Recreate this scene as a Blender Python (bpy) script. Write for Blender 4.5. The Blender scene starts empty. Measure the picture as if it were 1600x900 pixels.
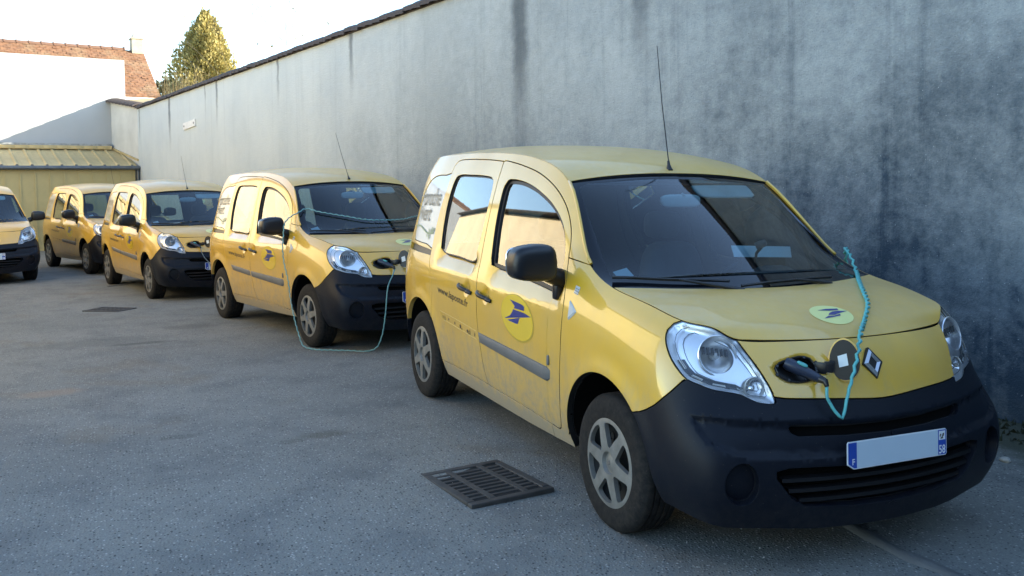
import bpy, bmesh, math, random
import numpy as np
from mathutils import Vector, Matrix, geometry
from mathutils.bvhtree import BVHTree
random.seed(7); rng = np.random.default_rng(7)
S = bpy.context.scene
COL = S.collection
R = math.radians
# ---------------------------------------------------------------- camera
cam_d = bpy.data.cameras.new('camera'); cam = bpy.data.objects.new('camera', cam_d); COL.objects.link(cam); S.camera = cam
CAM_YAW, CAM_PITCH, CAM_ROLL = 2.7267, -.0417, -.0126
fw = Vector((math.cos(CAM_PITCH) * math.cos(CAM_YAW), math.cos(CAM_PITCH) * math.sin(CAM_YAW), math.sin(CAM_PITCH)))
rt = fw.cross(Vector((0, 0, 1))).normalized(); up = rt.cross(fw)
c_, s_ = math.cos(CAM_ROLL), math.sin(CAM_ROLL)
rt, up = c_ * rt + s_ * up, -s_ * rt + c_ * up
cam.matrix_world = Matrix(((rt.x, up.x, -fw.x, 4.9065), (rt.y, up.y, -fw.y, -2.8869), (rt.z, up.z, -fw.z, 1.5645), (0, 0, 0, 1)))
cam_d.sensor_width = 36; cam_d.lens = 36 * 1417 / 1600; cam_d.shift_y = -97.4 / 1600
cam_d.clip_start = .05; cam_d.clip_end = 3000
# ---------------------------------------------------------------- light: low winter sun from behind the long wall, blue sky fills the shade
WY = .183                                                             # heading of the long wall
e2 = Vector((math.cos(WY), math.sin(WY), 0)); n2 = Vector((-math.sin(WY), math.cos(WY), 0))
def W(s, n, z=0.): return e2 * s + n2 * n + Vector((0, 0, z))         # along the wall, towards the wall, up
to_sun = (e2 * .50 + n2 * 1.0 + Vector((0, 0, .33))).normalized()
sun_el = math.asin(to_sun.z); sun_az = math.atan2(to_sun.y, to_sun.x)
world = bpy.data.worlds.new('World'); S.world = world; world.use_nodes = True
wn = world.node_tree.nodes; wl = world.node_tree.links; wn.clear()
sky = wn.new('ShaderNodeTexSky'); sky.sky_type = 'NISHITA'; sky.sun_disc = False
sky.sun_elevation = sun_el; sky.sun_rotation = math.pi / 2 - sun_az
sky.air_density = 1.0; sky.dust_density = .15; sky.ozone_density = 1.4; sky.altitude = 200
bg = wn.new('ShaderNodeBackground'); bg.inputs['Strength'].default_value = .15
wo = wn.new('ShaderNodeOutputWorld'); wl.new(sky.outputs[0], bg.inputs[0]); wl.new(bg.outputs[0], wo.inputs[0])
sd = bpy.data.lights.new('sun', 'SUN'); sd.energy = 4.5; sd.angle = R(.53); sd.color = (1, .90, .74)
sun = bpy.data.objects.new('sun', sd); COL.objects.link(sun)
sun.rotation_euler = to_sun.to_track_quat('Z', 'Y').to_euler(); sun.location = (20, 20, 30)
S.view_settings.view_transform = 'Standard'; S.view_settings.look = 'None'; S.view_settings.gamma = 1
S.view_settings.exposure = 2.05
S.cycles.max_bounces = 8; S.cycles.transparent_max_bounces = 16; S.cycles.caustics_reflective = False; S.cycles.caustics_refractive = False
S.cycles.use_denoising = True
# ---------------------------------------------------------------- materials
def lin(h):
    c = [int(h[i:i + 2], 16) / 255 for i in (0, 2, 4)]
    return tuple(x / 12.92 if x <= .04045 else ((x + .055) / 1.055) ** 2.4 for x in c) + (1,)
class NT:
    """small helper round a node tree"""
    def __init__(self, name):
        self.m = bpy.data.materials.new(name); self.m.use_nodes = True; self.t = self.m.node_tree
        self.t.nodes.clear(); self.out = self.n('ShaderNodeOutputMaterial')
    def n(self, typ, **kw):
        o = self.t.nodes.new(typ)
        for k, v in kw.items():
            if k.startswith('i_'):
                key = k[2:]; key = int(key) if key.isdigit() else key
                self.set(o, key, v)
            else: setattr(o, k, v)
        return o
    def set(self, node, key, v):
        if isinstance(v, bpy.types.NodeSocket): self.t.links.new(v, node.inputs[key])
        else: node.inputs[key].default_value = v
    def coord(self, which='Object', scale=(1, 1, 1)):
        tc = self.n('ShaderNodeTexCoord'); mp = self.n('ShaderNodeMapping'); self.t.links.new(tc.outputs[which], mp.inputs[0])
        mp.inputs['Scale'].default_value = scale
        return mp.outputs[0]
    def noise(self, vec, scale, detail=4, rough=.55, dist=0.):
        o = self.n('ShaderNodeTexNoise'); self.t.links.new(vec, o.inputs['Vector'])
        o.inputs['Scale'].default_value = scale; o.inputs['Detail'].default_value = detail; o.inputs['Roughness'].default_value = rough; o.inputs['Distortion'].default_value = dist
        return o.outputs['Fac']
    def voro(self, vec, scale, feature='F1', out='Distance', rnd=1.):
        o = self.n('ShaderNodeTexVoronoi', feature=feature); self.t.links.new(vec, o.inputs['Vector']); o.inputs['Scale'].default_value = scale; o.inputs['Randomness'].default_value = rnd
        return o.outputs[out]
    def ramp(self, fac, stops):
        o = self.n('ShaderNodeValToRGB'); self.t.links.new(fac, o.inputs[0]); cr = o.color_ramp
        while len(cr.elements) < len(stops): cr.elements.new(.5)
        for el, (p, c) in zip(cr.elements, stops):
            el.position = p; el.color = c if len(c) == 4 else tuple(c) + (1,)
        return o.outputs[0]
    def grey(self, fac, lo, hi, a=0., b=1.):
        o = self.n('ShaderNodeMapRange', i_1=lo, i_2=hi, i_3=a, i_4=b); o.clamp = True; o.interpolation_type = 'SMOOTHSTEP'
        self.t.links.new(fac, o.inputs[0]); return o.outputs[0]
    def mix(self, f, a, b, mode='MIX'):
        o = self.n('ShaderNodeMix', data_type='RGBA', blend_type=mode); o.clamp_result = False
        for k, v in ((0, f), (6, a), (7, b)): self.set(o, k, v)
        return o.outputs[2]
    def math(self, op, a, b=0.):
        o = self.n('ShaderNodeMath', operation=op); self.set(o, 0, a); self.set(o, 1, b); return o.outputs[0]
    def sep(self, vec):
        o = self.n('ShaderNodeSeparateXYZ'); self.t.links.new(vec, o.inputs[0]); return o.outputs
    def bump(self, h, strength, dist=.01):
        o = self.n('ShaderNodeBump'); self.set(o, 'Height', h); o.inputs['Strength'].default_value = strength; o.inputs['Distance'].default_value = dist
        return o.outputs[0]
    def bsdf(self, **kw):
        b = self.n('ShaderNodeBsdfPrincipled')
        for k, v in kw.items(): self.set(b, k.replace('_', ' '), v)
        self.t.links.new(b.outputs[0], self.out.inputs[0]); return b
def plain(name, col, rough=.5, metal=0., var=.15, scale=8., bump=0., bscale=200., coat=0., spec=.5):
    t = NT(name); v = t.coord(); nz = t.noise(v, scale, 5)
    c = Vector(col[:3])
    colr = t.ramp(nz, [(.25, tuple(c * (1 - var))), (.75, tuple(c * (1 + var)))])
    kw = dict(Base_Color=colr, Roughness=rough, Metallic=metal, Coat_Weight=coat, Specular_IOR_Level=spec)
    if bump: kw['Normal'] = t.bump(t.noise(v, bscale, 3), bump, .004)
    t.bsdf(**kw); return t.m
def glass(name, tint, mult=1.0, dirt=.03):
    t = NT(name); v = t.coord()
    fr = t.n('ShaderNodeFresnel', i_IOR=1.52)
    f2 = t.math('MULTIPLY', fr.outputs[0], 1.75 * mult); f2 = t.n('ShaderNodeClamp', i_0=f2).outputs[0]
    tr = t.n('ShaderNodeBsdfTransparent', i_0=tint + (1,)); gl = t.n('ShaderNodeBsdfGlossy', i_Roughness=.012)
    gl.inputs['Color'].default_value = (1, 1, 1, 1)
    ms = t.n('ShaderNodeMixShader', i_0=f2); t.t.links.new(tr.outputs[0], ms.inputs[1]); t.t.links.new(gl.outputs[0], ms.inputs[2])
    df = t.n('ShaderNodeBsdfDiffuse', i_0=(.45, .45, .42, 1)); m2 = t.n('ShaderNodeMixShader')
    t.set(m2, 0, t.math('MULTIPLY', t.grey(t.noise(v, 5, 5), .35, .75), dirt))
    t.t.links.new(ms.outputs[0], m2.inputs[1]); t.t.links.new(df.outputs[0], m2.inputs[2]); t.t.links.new(m2.outputs[0], t.out.inputs[0])
    return t.m
def paint():
    t = NT('yellow_paint'); v = t.coord(); s = t.sep(v)
    base = t.ramp(t.noise(v, 3, 3), [(.3, (.745, .425, .024)), (.7, (.785, .458, .032))])
    streak = t.noise(t.coord(scale=(3, 3, 1.0)), 4, 6, .65)
    low = t.grey(t.math('ADD', s[2], t.math('MULTIPLY', t.math('SUBTRACT', streak, .5), .7)), .88, .24)        # road dirt thrown up on the lower doors
    fine = t.grey(t.noise(v, 26, 6, .7), .35, .7)
    haze = t.math('MULTIPLY', t.grey(t.noise(v, 2.2, 5, .6), .38, .72), .26)
    d = t.math('MAXIMUM', t.math('MULTIPLY', low, t.math('ADD', t.math('MULTIPLY', fine, .42), .58)), haze)
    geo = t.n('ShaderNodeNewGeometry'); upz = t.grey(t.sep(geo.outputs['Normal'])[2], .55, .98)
    base = t.mix(t.math('MULTIPLY', upz, t.math('ADD', .26, t.math('MULTIPLY', fine, .14))), base, (.70, .56, .36, 1))       # pale sky reflection on roof and bonnet, put into the colour
    splash = t.math('MULTIPLY', t.grey(s[2], .36, .27), .35)
    d = t.n('ShaderNodeClamp', i_0=t.math('ADD', d, splash)).outputs[0]
    col = t.mix(d, base, (.33, .27, .18, 1))
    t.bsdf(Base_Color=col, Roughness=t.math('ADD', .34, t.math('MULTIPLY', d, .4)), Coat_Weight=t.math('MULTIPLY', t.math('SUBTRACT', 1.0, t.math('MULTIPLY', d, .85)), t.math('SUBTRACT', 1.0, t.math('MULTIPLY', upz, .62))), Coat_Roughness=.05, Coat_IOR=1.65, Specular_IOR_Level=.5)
    return t.m
def rubberish(name, col, dust, rough, bscale=0):
    t = NT(name); v = t.coord(); s = t.sep(v)
    low = t.math('MULTIPLY', t.grey(t.math('ADD', s[2], t.math('MULTIPLY', t.noise(v, 5, 5), .3)), .75, .25), t.grey(t.noise(v, 30, 5, .7), .3, .75))
    speck = t.grey(t.voro(v, 38), .09, .03)
    f = t.math('MAXIMUM', t.math('MULTIPLY', low, dust), t.math('MULTIPLY', speck, .30))
    kw = dict(Base_Color=t.mix(f, col + (1,), (.20, .17, .13, 1)), Roughness=rough, Specular_IOR_Level=.22)
    if bscale: kw['Normal'] = t.bump(t.noise(v, bscale, 2), .25, .002)
    t.bsdf(**kw); return t.m
M = {}
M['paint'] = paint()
M['bumper'] = rubberish('dark_bumper_plastic', (.0045, .0065, .0125), .07, .44, 420)
M['tyre'] = rubberish('tyre_rubber', (.009, .009, .010), .11, .8, 90)
M['well'] = plain('wheel_well_black', (.003, .003, .003), .95, spec=.1)
M['black'] = plain('black_plastic', (.012, .012, .014), .35, var=.1)
M['mirror_shell'] = plain('grained_black_plastic', (.008, .009, .013), .28, var=.15, bump=.2, bscale=500)
M['seal'] = plain('black_rubber_seal', (.010, .010, .011), .5)
M['frit'] = plain('black_glass_border', (.006, .007, .010), .03, var=.05)
M['lining'] = plain('dark_cabin_lining', (.014, .015, .018), .8)
M['seat'] = plain('grey_seat_fabric', (.06, .065, .08), .9, bump=.3, bscale=300)
M['seat_yellow'] = plain('yellow_seat_belt_trim', (.55, .40, .08), .8)
M['dash'] = plain('dark_dashboard_plastic', (.06, .065, .072), .6, bump=.2, bscale=300)
M['visor'] = plain('pale_visor_fabric', (.62, .66, .62), .8)
M['glass'] = glass('window_glass', (.50, .58, .56), 1.15, .012)
M['screen'] = glass('windscreen_glass', (.60, .78, .84), .70, .006)
M['lens'] = glass('headlamp_lens', (.97, .98, .99), .55, .05)
M['moulding'] = plain('grey_plastic_moulding', (.135, .135, .135), .55, var=.12, bump=.15, bscale=400)
M['cap'] = plain('silver_painted_plastic', (.235, .228, .210), .42, .35, var=.3, scale=14)
M['steel'] = plain('black_steel_rim', (.018, .018, .018), .5)
M['slat'] = plain('matt_black_slat', (.005, .005, .006), .6, spec=.25)
M['chrome'] = plain('chrome', (.75, .76, .78), .08, 1., var=.03)
M['lamp_silver'] = plain('silver_lamp_housing', (.95, .96, .98), .30, .9, var=.01)
M['lamp_dark'] = plain('dark_lamp_bezel', (.10, .11, .13), .25, .6)
M['amber'] = plain('clear_lamp_plastic', (.55, .57, .58), .15, var=.05)
M['red'] = plain('red_lamp_plastic', (.35, .02, .02), .15)
M['film'] = plain('white_vinyl_film', (.60, .61, .60), .25, var=.06, coat=.6)
M['film_text'] = plain('pale_grey_lettering', (.27, .25, .20), .5)
M['leaf_print'] = plain('green_print', (.26, .34, .20), .5)
M['letter'] = plain('dark_brown_lettering', (.07, .05, .03), .5)
M['logo_yellow'] = plain('bright_yellow_print', (.80, .54, .03), .22, coat=.8, var=.04)
M['logo_pale'] = plain('pale_yellow_sticker', (.80, .78, .30), .3, var=.04)
M['logo_blue'] = plain('blue_print', (.022, .032, .20), .3, coat=.5)
M['logo_edge'] = plain('dull_gold_print', (.46, .31, .035), .35)
M['plate'] = plain('reflective_plate', (.52, .62, .70), .35, var=.02)
M['plate_edge'] = plain('plate_border', (.72, .74, .76), .4, var=.03)
M['plate_blue'] = plain('plate_blue', (.02, .07, .38), .35)
M['white'] = plain('white_print', (.78, .79, .78), .4, var=.03)
M['paper'] = plain('white_paper', (.75, .80, .80), .6, var=.04)
M['navy'] = plain('navy_plug_plastic', (.022, .030, .055), .32, var=.1)
M['teal'] = plain('teal_cable_sheath', (.10, .40, .39), .45, var=.15, scale=30)
M['teal_dull'] = plain('dull_teal_cable_sheath', (.16, .34, .34), .5, var=.2, scale=30)
M['grey_cable'] = plain('grey_cable_sheath', (.17, .22, .24), .5, var=.15, scale=30)
M['under'] = plain('underbody_black', (.012, .012, .012), .9)
# ---------------------------------------------------------------- objects
def tag(o, label=None, cat=None, group=None, kind=None):
    for k, v in (('label', label), ('category', cat), ('group', group), ('kind', kind)):
        if v: o[k] = v
    return o
def empty(name, loc=(0, 0, 0), rot=(0, 0, 0)):
    o = bpy.data.objects.new(name, None); COL.objects.link(o); o.location = loc; o.rotation_euler = rot; o.empty_display_size = .2; return o
def link(name, me, mat=None, parent=None):
    o = bpy.data.objects.new(name, me); COL.objects.link(o)
    if mat is not None and not me.materials:
        me.materials.append(mat)
        if me.get('rim'): me.materials.append(M['seal'])
    if parent is not None: o.parent = parent
    return o
def mesh(name, V, F, smooth=None):
    me = bpy.data.meshes.new(name); me.from_pydata([tuple(map(float, v)) for v in V], [], [tuple(map(int, f)) for f in F]); me.update()
    if smooth is not None:
        me.shade_smooth()
        if smooth < 180: me.set_sharp_from_angle(angle=R(smooth))
    return me
class B:
    """collects simple shapes into one mesh"""
    def __init__(self): self.V = []; self.F = []
    def add(self, V, F, mx=None):
        b = len(self.V)
        self.V += [tuple(mx @ Vector(v)) if mx is not None else tuple(v) for v in V]
        self.F += [tuple(b + i for i in f) for f in F]; return self
    def box(self, c, d, mx=None, bev=0.):
        x, y, z = [q / 2 for q in d]
        if bev:
            bm = bmesh.new(); bmesh.ops.create_cube(bm, size=1, matrix=Matrix.Diagonal((d[0], d[1], d[2], 1)))
            bmesh.ops.bevel(bm, geom=bm.edges[:], offset=bev, segments=2, affect='EDGES', profile=.5)
            V = [(v.co.x + c[0], v.co.y + c[1], v.co.z + c[2]) for v in bm.verts]; bm.verts.index_update(); F = [[v.index for v in f.verts] for f in bm.faces]; bm.free()
            return self.add(V, F, mx)
        V = [(c[0] + a * x, c[1] + b * y, c[2] + e * z) for a in (-1, 1) for b in (-1, 1) for e in (-1, 1)]
        return self.add(V, [(0, 1, 3, 2), (4, 6, 7, 5), (0, 4, 5, 1), (2, 3, 7, 6), (0, 2, 6, 4), (1, 5, 7, 3)], mx)
    def tube(self, pts, r, seg=8, caps=True, closed=False):
        P = [Vector(p) for p in pts]; n = len(P); rr = r if hasattr(r, '__len__') else [r] * n
        V = []; N = None
        for i in range(n):
            T = (P[(i + 1) % n] - P[i - 1]) if closed else (P[min(i + 1, n - 1)] - P[max(i - 1, 0)])
            T = T.normalized() if T.length > 1e-9 else Vector((0, 0, 1))
            if N is None: N = T.orthogonal().normalized()
            N = (N - T * N.dot(T)); N = N.normalized() if N.length > 1e-6 else T.orthogonal().normalized()
            Bn = T.cross(N)
            V += [tuple(P[i] + (N * math.cos(2 * math.pi * k / seg) + Bn * math.sin(2 * math.pi * k / seg)) * rr[i]) for k in range(seg)]
        F = []
        for i in range(n if closed else n - 1):
            for k in range(seg):
                a, b = i * seg + k, i * seg + (k + 1) % seg; c, d = ((i + 1) % n) * seg + k, ((i + 1) % n) * seg + (k + 1) % seg
                F.append((a, b, d, c))
        if caps and not closed: F += [tuple(range(seg))[::-1], tuple(range((n - 1) * seg, n * seg))]
        return self.add(V, F)
    def lathe(self, prof, seg=32, mx=None, close=False):
        """profile of (r, h) round local z"""
        V = []; F = []; m = len(prof)
        for i in range(seg):
            a = 2 * math.pi * i / seg
            V += [(r * math.cos(a), r * math.sin(a), h) for r, h in prof]
        for i in range(seg):
            j = (i + 1) % seg
            for k in range(m - 1 if not close else m):
                k2 = (k + 1) % m; F.append((i * m + k, j * m + k, j * m + k2, i * m + k2))
        return self.add(V, F, mx)
    def prism(self, poly, h0, h1, mx=None):
        n = len(poly); V = [(x, y, h0) for x, y in poly] + [(x, y, h1) for x, y in poly]
        F = [tuple(range(n))[::-1], tuple(range(n, 2 * n))] + [(i, (i + 1) % n, n + (i + 1) % n, n + i) for i in range(n)]
        return self.add(V, F, mx)
    def build(self, name, mat, parent=None, smooth=None):
        return link(name, mesh(name, self.V, self.F, smooth), mat, parent)
def axes(origin, x, z):
    """matrix with local x near x and local z = z"""
    z = Vector(z).normalized(); x = Vector(x); x = (x - z * x.dot(z)).normalized(); y = z.cross(x)
    return Matrix(((x.x, y.x, z.x, origin[0]), (x.y, y.y, z.y, origin[1]), (x.z, y.z, z.z, origin[2]), (0, 0, 0, 1)))
def spline(pts, step=.03, closed=False):
    P = [np.array(p, float) for p in pts]; n = len(P); out = []
    rng_ = range(n if closed else n - 1)
    for i in rng_:
        if closed: p0, p1, p2, p3 = P[i - 1], P[i], P[(i + 1) % n], P[(i + 2) % n]
        else: p1, p2 = P[i], P[i + 1]; p0 = P[i - 1] if i else 2 * p1 - p2; p3 = P[i + 2] if i + 2 < n else 2 * p2 - p1
        t1 = max(np.linalg.norm(p1 - p0), 1e-6) ** .5; t2 = t1 + max(np.linalg.norm(p2 - p1), 1e-6) ** .5; t3 = t2 + max(np.linalg.norm(p3 - p2), 1e-6) ** .5
        k = max(1, int(np.linalg.norm(p2 - p1) / step))
        for t in np.linspace(t1, t2, k, endpoint=False):
            A1 = (t1 - t) / t1 * p0 + t / t1 * p1; A2 = (t2 - t) / (t2 - t1) * p1 + (t - t1) / (t2 - t1) * p2; A3 = (t3 - t) / (t3 - t2) * p2 + (t - t2) / (t3 - t2) * p3
            B1 = (t2 - t) / t2 * A1 + t / t2 * A2; B2 = (t3 - t) / (t3 - t1) * A2 + (t - t1) / (t3 - t1) * A3
            out.append((t2 - t) / (t2 - t1) * B1 + (t - t1) / (t2 - t1) * B2)
    if not closed: out.append(P[-1])
    return out
def text_mesh(body, size=1., bold=0.):
    cu = bpy.data.curves.new('lettering', 'FONT'); cu.body = body; cu.size = size; cu.offset = bold; cu.resolution_u = 3
    o = bpy.data.objects.new('lettering', cu); COL.objects.link(o)
    dg = bpy.context.evaluated_depsgraph_get(); me = bpy.data.meshes.new_from_object(o.evaluated_get(dg)); 
    bpy.data.objects.remove(o); V = np.array([v.co[:] for v in me.vertices]); F = [tuple(p.vertices) for p in me.polygons]
    bpy.data.meshes.remove(me); bpy.data.curves.remove(cu); return V, F
# ---------------------------------------------------------------- setting
GS = [(-60, -.04), (-30, -.04), (-18, -.036), (-15, -.027), (-12.7, -.024), (-10, -.032), (-8.4, -.003), (-6.8, .026), (-4.1, .040), (-2.8, .056), (-1.4, .057), (0, .035), (1.3, -.004), (2.5, -.03), (4, -.045), (8, -.06), (40, -.06)]
def ground_z(s, n):
    g = np.interp(s, [p[0] for p in GS], [p[1] for p in GS]); return g - .0112 * np.clip(n, -1.5, 1.5) * np.exp(-(s / 2.2) ** 2)
def gz(x, y): v = Vector((x, y, 0)); return float(ground_z(v.dot(e2), v.dot(n2)))
def asphalt():
    t = NT('worn_asphalt'); v = t.coord()
    big = t.noise(v, .35, 6, .6); mid = t.noise(v, 2.2, 6, .65); fine = t.noise(v, 110, 5, .75)
    c = t.ramp(big, [(.30, (.190, .196, .183)), (.52, (.240, .245, .226)), (.72, (.280, .282, .256))])
    c = t.mix(t.math('MULTIPLY', t.grey(mid, .42, .70), .5), c, (.115, .120, .126, 1))
    c = t.mix(t.math('MULTIPLY', t.grey(t.noise(v, .9, 5, .6, .6), .56, .70), .45), c, (.20, .165, .120, 1))   # dusty brown patches
    vo = t.n('ShaderNodeTexVoronoi', i_Scale=60); t.t.links.new(v, vo.inputs['Vector'])
    st = t.grey(vo.outputs['Distance'], .42, .20)
    pick = t.sep(vo.outputs['Color'])
    c = t.mix(t.math('MULTIPLY', st, t.grey(pick[0], .50, .92, 0, .95)), c, (.48, .48, .45, 1))               # pale chippings
    c = t.mix(t.math('MULTIPLY', st, t.grey(pick[1], .50, .92, 0, .95)), c, (.035, .036, .040, 1))             # dark chippings
    c = t.mix(t.math('MULTIPLY', t.grey(fine, .38, .66), .42), c, (.085, .088, .088, 1))
    vs = t.n('ShaderNodeTexVoronoi', i_Scale=11); t.t.links.new(v, vs.inputs['Vector'])
    c = t.mix(t.grey(vs.outputs['Distance'], .085, .04), c, (.40, .39, .36, 1))
    c = t.mix(t.math('MULTIPLY', t.grey(t.math('ADD', t.sep(v)[1], t.math('ADD', t.math('MULTIPLY', t.sep(v)[0], -.185), t.math('MULTIPLY', mid, 1.2))), 1.9, 2.5), .85), c, (.055, .060, .035, 1))   # moss along the foot of the wall
    sv = t.sep(v); wob = t.math('MULTIPLY', t.math('SUBTRACT', t.noise(v, 7, 5, .7), .5), .5)
    for px_, py_, rx_, ry_, k_, cc in ((-.62, -1.75, .10, .16, .4, (.07, .055, .035, 1)), (-.55, -1.95, .05, .10, .3, (.06, .055, .045, 1)), (-.95, -2.55, .07, .13, .35, (.05, .05, .052, 1)), (-2.75, -3.35, .16, .26, .5, (.30, .23, .17, 1)), (-5.3, -3.0, .35, .75, .3, (.06, .06, .062, 1)), (-5.0, -2.65, .10, .35, .5, (.05, .05, .05, 1)), (-6.0, -2.1, .25, .3, .35, (.06, .06, .06, 1))):
        q_ = t.math('ADD', t.math('POWER', t.math('ABSOLUTE', t.math('DIVIDE', t.math('SUBTRACT', sv[0], px_), rx_)), 2.0), t.math('POWER', t.math('ABSOLUTE', t.math('DIVIDE', t.math('SUBTRACT', sv[1], py_), ry_)), 2.0))
        c = t.mix(t.math('MULTIPLY', t.grey(t.math('ADD', q_, t.math('MULTIPLY', wob, 4.0)), 1.3, .1), k_), c, cc)      # oil spots and scuffs
    h = t.math('ADD', t.math('MULTIPLY', fine, .6), t.math('ADD', t.math('MULTIPLY', st, .8), t.math('MULTIPLY', mid, .5)))
    t.bsdf(Base_Color=c, Roughness=.92, Specular_IOR_Level=.25, Normal=t.bump(h, .55, .012)); return t.m
def wall_render():
    t = NT('stained_render'); v = t.coord(); s = t.sep(v)               # object axes: x along the wall, z up
    base = t.ramp(t.noise(v, .8, 6, .6), [(.3, (.57, .63, .64)), (.7, (.67, .72, .71))])
    fine = t.noise(v, 55, 4, .75); mott = t.noise(v, 6.5, 8, .78)
    base = t.mix(t.math('MULTIPLY', t.grey(fine, .35, .75), .35), base, (.42, .44, .46, 1))
    near = t.grey(t.math('ADD', s[0], t.math('MULTIPLY', t.noise(v, .35, 4), 5)), -11.5, 3.0)                   # the wall is dirtier at its near end
    cloud = t.grey(t.math('ADD', t.noise(t.coord(scale=(1, 1, .7)), .42, 4, .55), t.math('MULTIPLY', t.math('SUBTRACT', mott, .5), .30)), .34, .66)
    damp = t.grey(t.math('SUBTRACT', s[2], t.math('ADD', t.math('MULTIPLY', t.noise(v, .6, 5, .65), 2.6), t.math('MULTIPLY', mott, 1.4))), 1.3, -2.4)   # damp rising from the ground
    streak = t.grey(t.noise(t.coord(scale=(3.2, 1, .12)), 1.6, 7, .7), .50, .78)
    d = t.math('MULTIPLY', near, t.math('ADD', .32, t.math('MULTIPLY', cloud, .36)))
    d = t.math('ADD', d, t.math('MULTIPLY', damp, t.math('ADD', .16, t.math('MULTIPLY', near, .38))))
    d = t.math('ADD', d, t.math('MULTIPLY', streak, t.math('ADD', .13, t.math('MULTIPLY', near, .06))))
    d = t.math('ADD', d, t.math('MULTIPLY', t.math('MULTIPLY', t.math('SUBTRACT', mott, .5), 1.5), t.math('ADD', .05, t.math('MULTIPLY', near, .11))))
    d = t.math('MINIMUM', t.math('MAXIMUM', d, 0.0), .97)
    c = t.mix(d, base, (.038, .062, .090, 1))
    for x0, w_, z0 in ((-4.35, .15, 2.5), (-9.0, .07, 3.3), (-12.3, .06, 3.45), (-16.2, .07, 3.3), (-17.1, .035, 3.6), (-20.4, .10, 3.0), (-23.9, .05, 3.2), (-2.3, .12, 3.0)):
        a = t.grey(t.math('ABSOLUTE', t.math('ADD', t.math('SUBTRACT', s[0], x0), t.math('MULTIPLY', t.math('SUBTRACT', t.noise(v, 3.3, 5, .7), .5), .22))), w_ * 1.6, w_ * .3)
        c = t.mix(t.math('MULTIPLY', t.math('MULTIPLY', a, t.grey(s[2], z0 - .5, z0 + .8)), .72), c, (.06, .075, .09, 1))      # run-off under the coping joints
    runs = t.math('MULTIPLY', t.grey(t.noise(t.coord(scale=(7, 1, .30)), 1.5, 6, .7), .60, .74), near)
    c = t.mix(t.math('MULTIPLY', runs, .12), c, (.40, .46, .48, 1))                                               # lime runs
    spk = t.n('ShaderNodeTexVoronoi', i_Scale=34); t.t.links.new(v, spk.inputs['Vector'])
    c = t.mix(t.math('MULTIPLY', t.grey(spk.outputs['Distance'], .16, .06), t.math('MULTIPLY', t.grey(t.sep(spk.outputs['Color'])[0], .55, .9), t.math('ADD', .1, t.math('MULTIPLY', near, .75)))), c, (.46, .50, .51, 1))
    dk = t.n('ShaderNodeTexVoronoi', i_Scale=48); t.t.links.new(v, dk.inputs['Vector'])
    c = t.mix(t.math('MULTIPLY', t.grey(dk.outputs['Distance'], .22, .10), t.math('MULTIPLY', t.grey(t.sep(dk.outputs['Color'])[0], .5, .9), .55)), c, (.05, .06, .07, 1))
    t.bsdf(Base_Color=c, Roughness=.95, Specular_IOR_Level=.2, Normal=t.bump(t.math('ADD', fine, t.math('MULTIPLY', t.noise(v, 18, 4), .6)), .9, .012)); return t.m
def tiles(name, cols, sx, sz):
    t = NT(name); v = t.coord(scale=(sx, sx, sz))
    vo = t.n('ShaderNodeTexVoronoi', i_Scale=1.0); t.t.links.new(v, vo.inputs['Vector'])
    c = t.ramp(t.sep(vo.outputs['Color'])[0], [(0, cols[0]), (.5, cols[1]), (1, cols[2])])
    c = t.mix(t.grey(t.noise(t.coord(), 1.2, 5), .45, .7, 0, .6), c, cols[3] + (1,))
    t.bsdf(Base_Color=c, Roughness=.9, Normal=t.bump(vo.outputs['Distance'], .6, .03)); return t.m
M['asphalt'] = asphalt(); M['wall'] = wall_render()
M['coping'] = plain('weathered_dark_tile', (.055, .045, .045), .85, var=.4, scale=3, bump=.4, bscale=40)
M['gable'] = plain('grey_limewash', (.40, .41, .41), .9, var=.06, scale=1.2, bump=.25, bscale=30)
M['pale_render'] = plain('pale_grey_render', (.60, .60, .56), .95, var=.16, scale=1.4, bump=.3, bscale=50)
M['roof_tile'] = tiles('brown_clay_tile', ((.19, .090, .045), (.23, .118, .060), (.155, .080, .045), (.27, .19, .11)), 6, 9)
M['ridge'] = plain('clay_ridge_tile', (.18, .10, .065), .9, var=.3, scale=2)
M['stone'] = plain('pale_stone', (.42, .36, .26), .9, var=.25, scale=4)
M['clad'] = plain('beige_painted_steel', (.47, .395, .185), .45, var=.10, scale=2.5)
M['sheet'] = plain('weathered_roof_sheet', (.50, .39, .19), .6, var=.25, scale=2)
M['gutter'] = plain('grey_zinc', (.13, .145, .16), .45, .4, var=.2)
M['moss'] = plain('grey_moss_edge', (.30, .31, .30), .95, var=.5, scale=9, bump=.8, bscale=30)
M['iron'] = plain('cast_iron', (.058, .054, .050), .7, .25, var=.4, scale=12, bump=.3, bscale=90)
M['pit'] = plain('dark_drain_pit', (.008, .008, .008), .95)
M['concrete'] = plain('worn_concrete', (.15, .15, .145), .95, var=.25, scale=5, bump=.4, bscale=70)
M['enamel'] = plain('white_enamel', (.74, .74, .72), .35, var=.08)
M['bark'] = plain('grey_bark', (.12, .10, .075), .9, var=.3)
def leafmat(name, a, b):
    t = NT(name); oi = t.n('ShaderNodeNewGeometry'); c = t.ramp(oi.outputs['Random Per Island'], [(0, a), (1, b)])
    p = t.n('ShaderNodeBsdfPrincipled', i_0=c); p.inputs['Roughness'].default_value = .7
    tr = t.n('ShaderNodeBsdfTranslucent'); t.t.links.new(c, tr.inputs[0]); ms = t.n('ShaderNodeMixShader', i_0=.3)
    t.t.links.new(p.outputs[0], ms.inputs[1]); t.t.links.new(tr.outputs[0], ms.inputs[2]); t.t.links.new(ms.outputs[0], t.out.inputs[0]); return t.m
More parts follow.
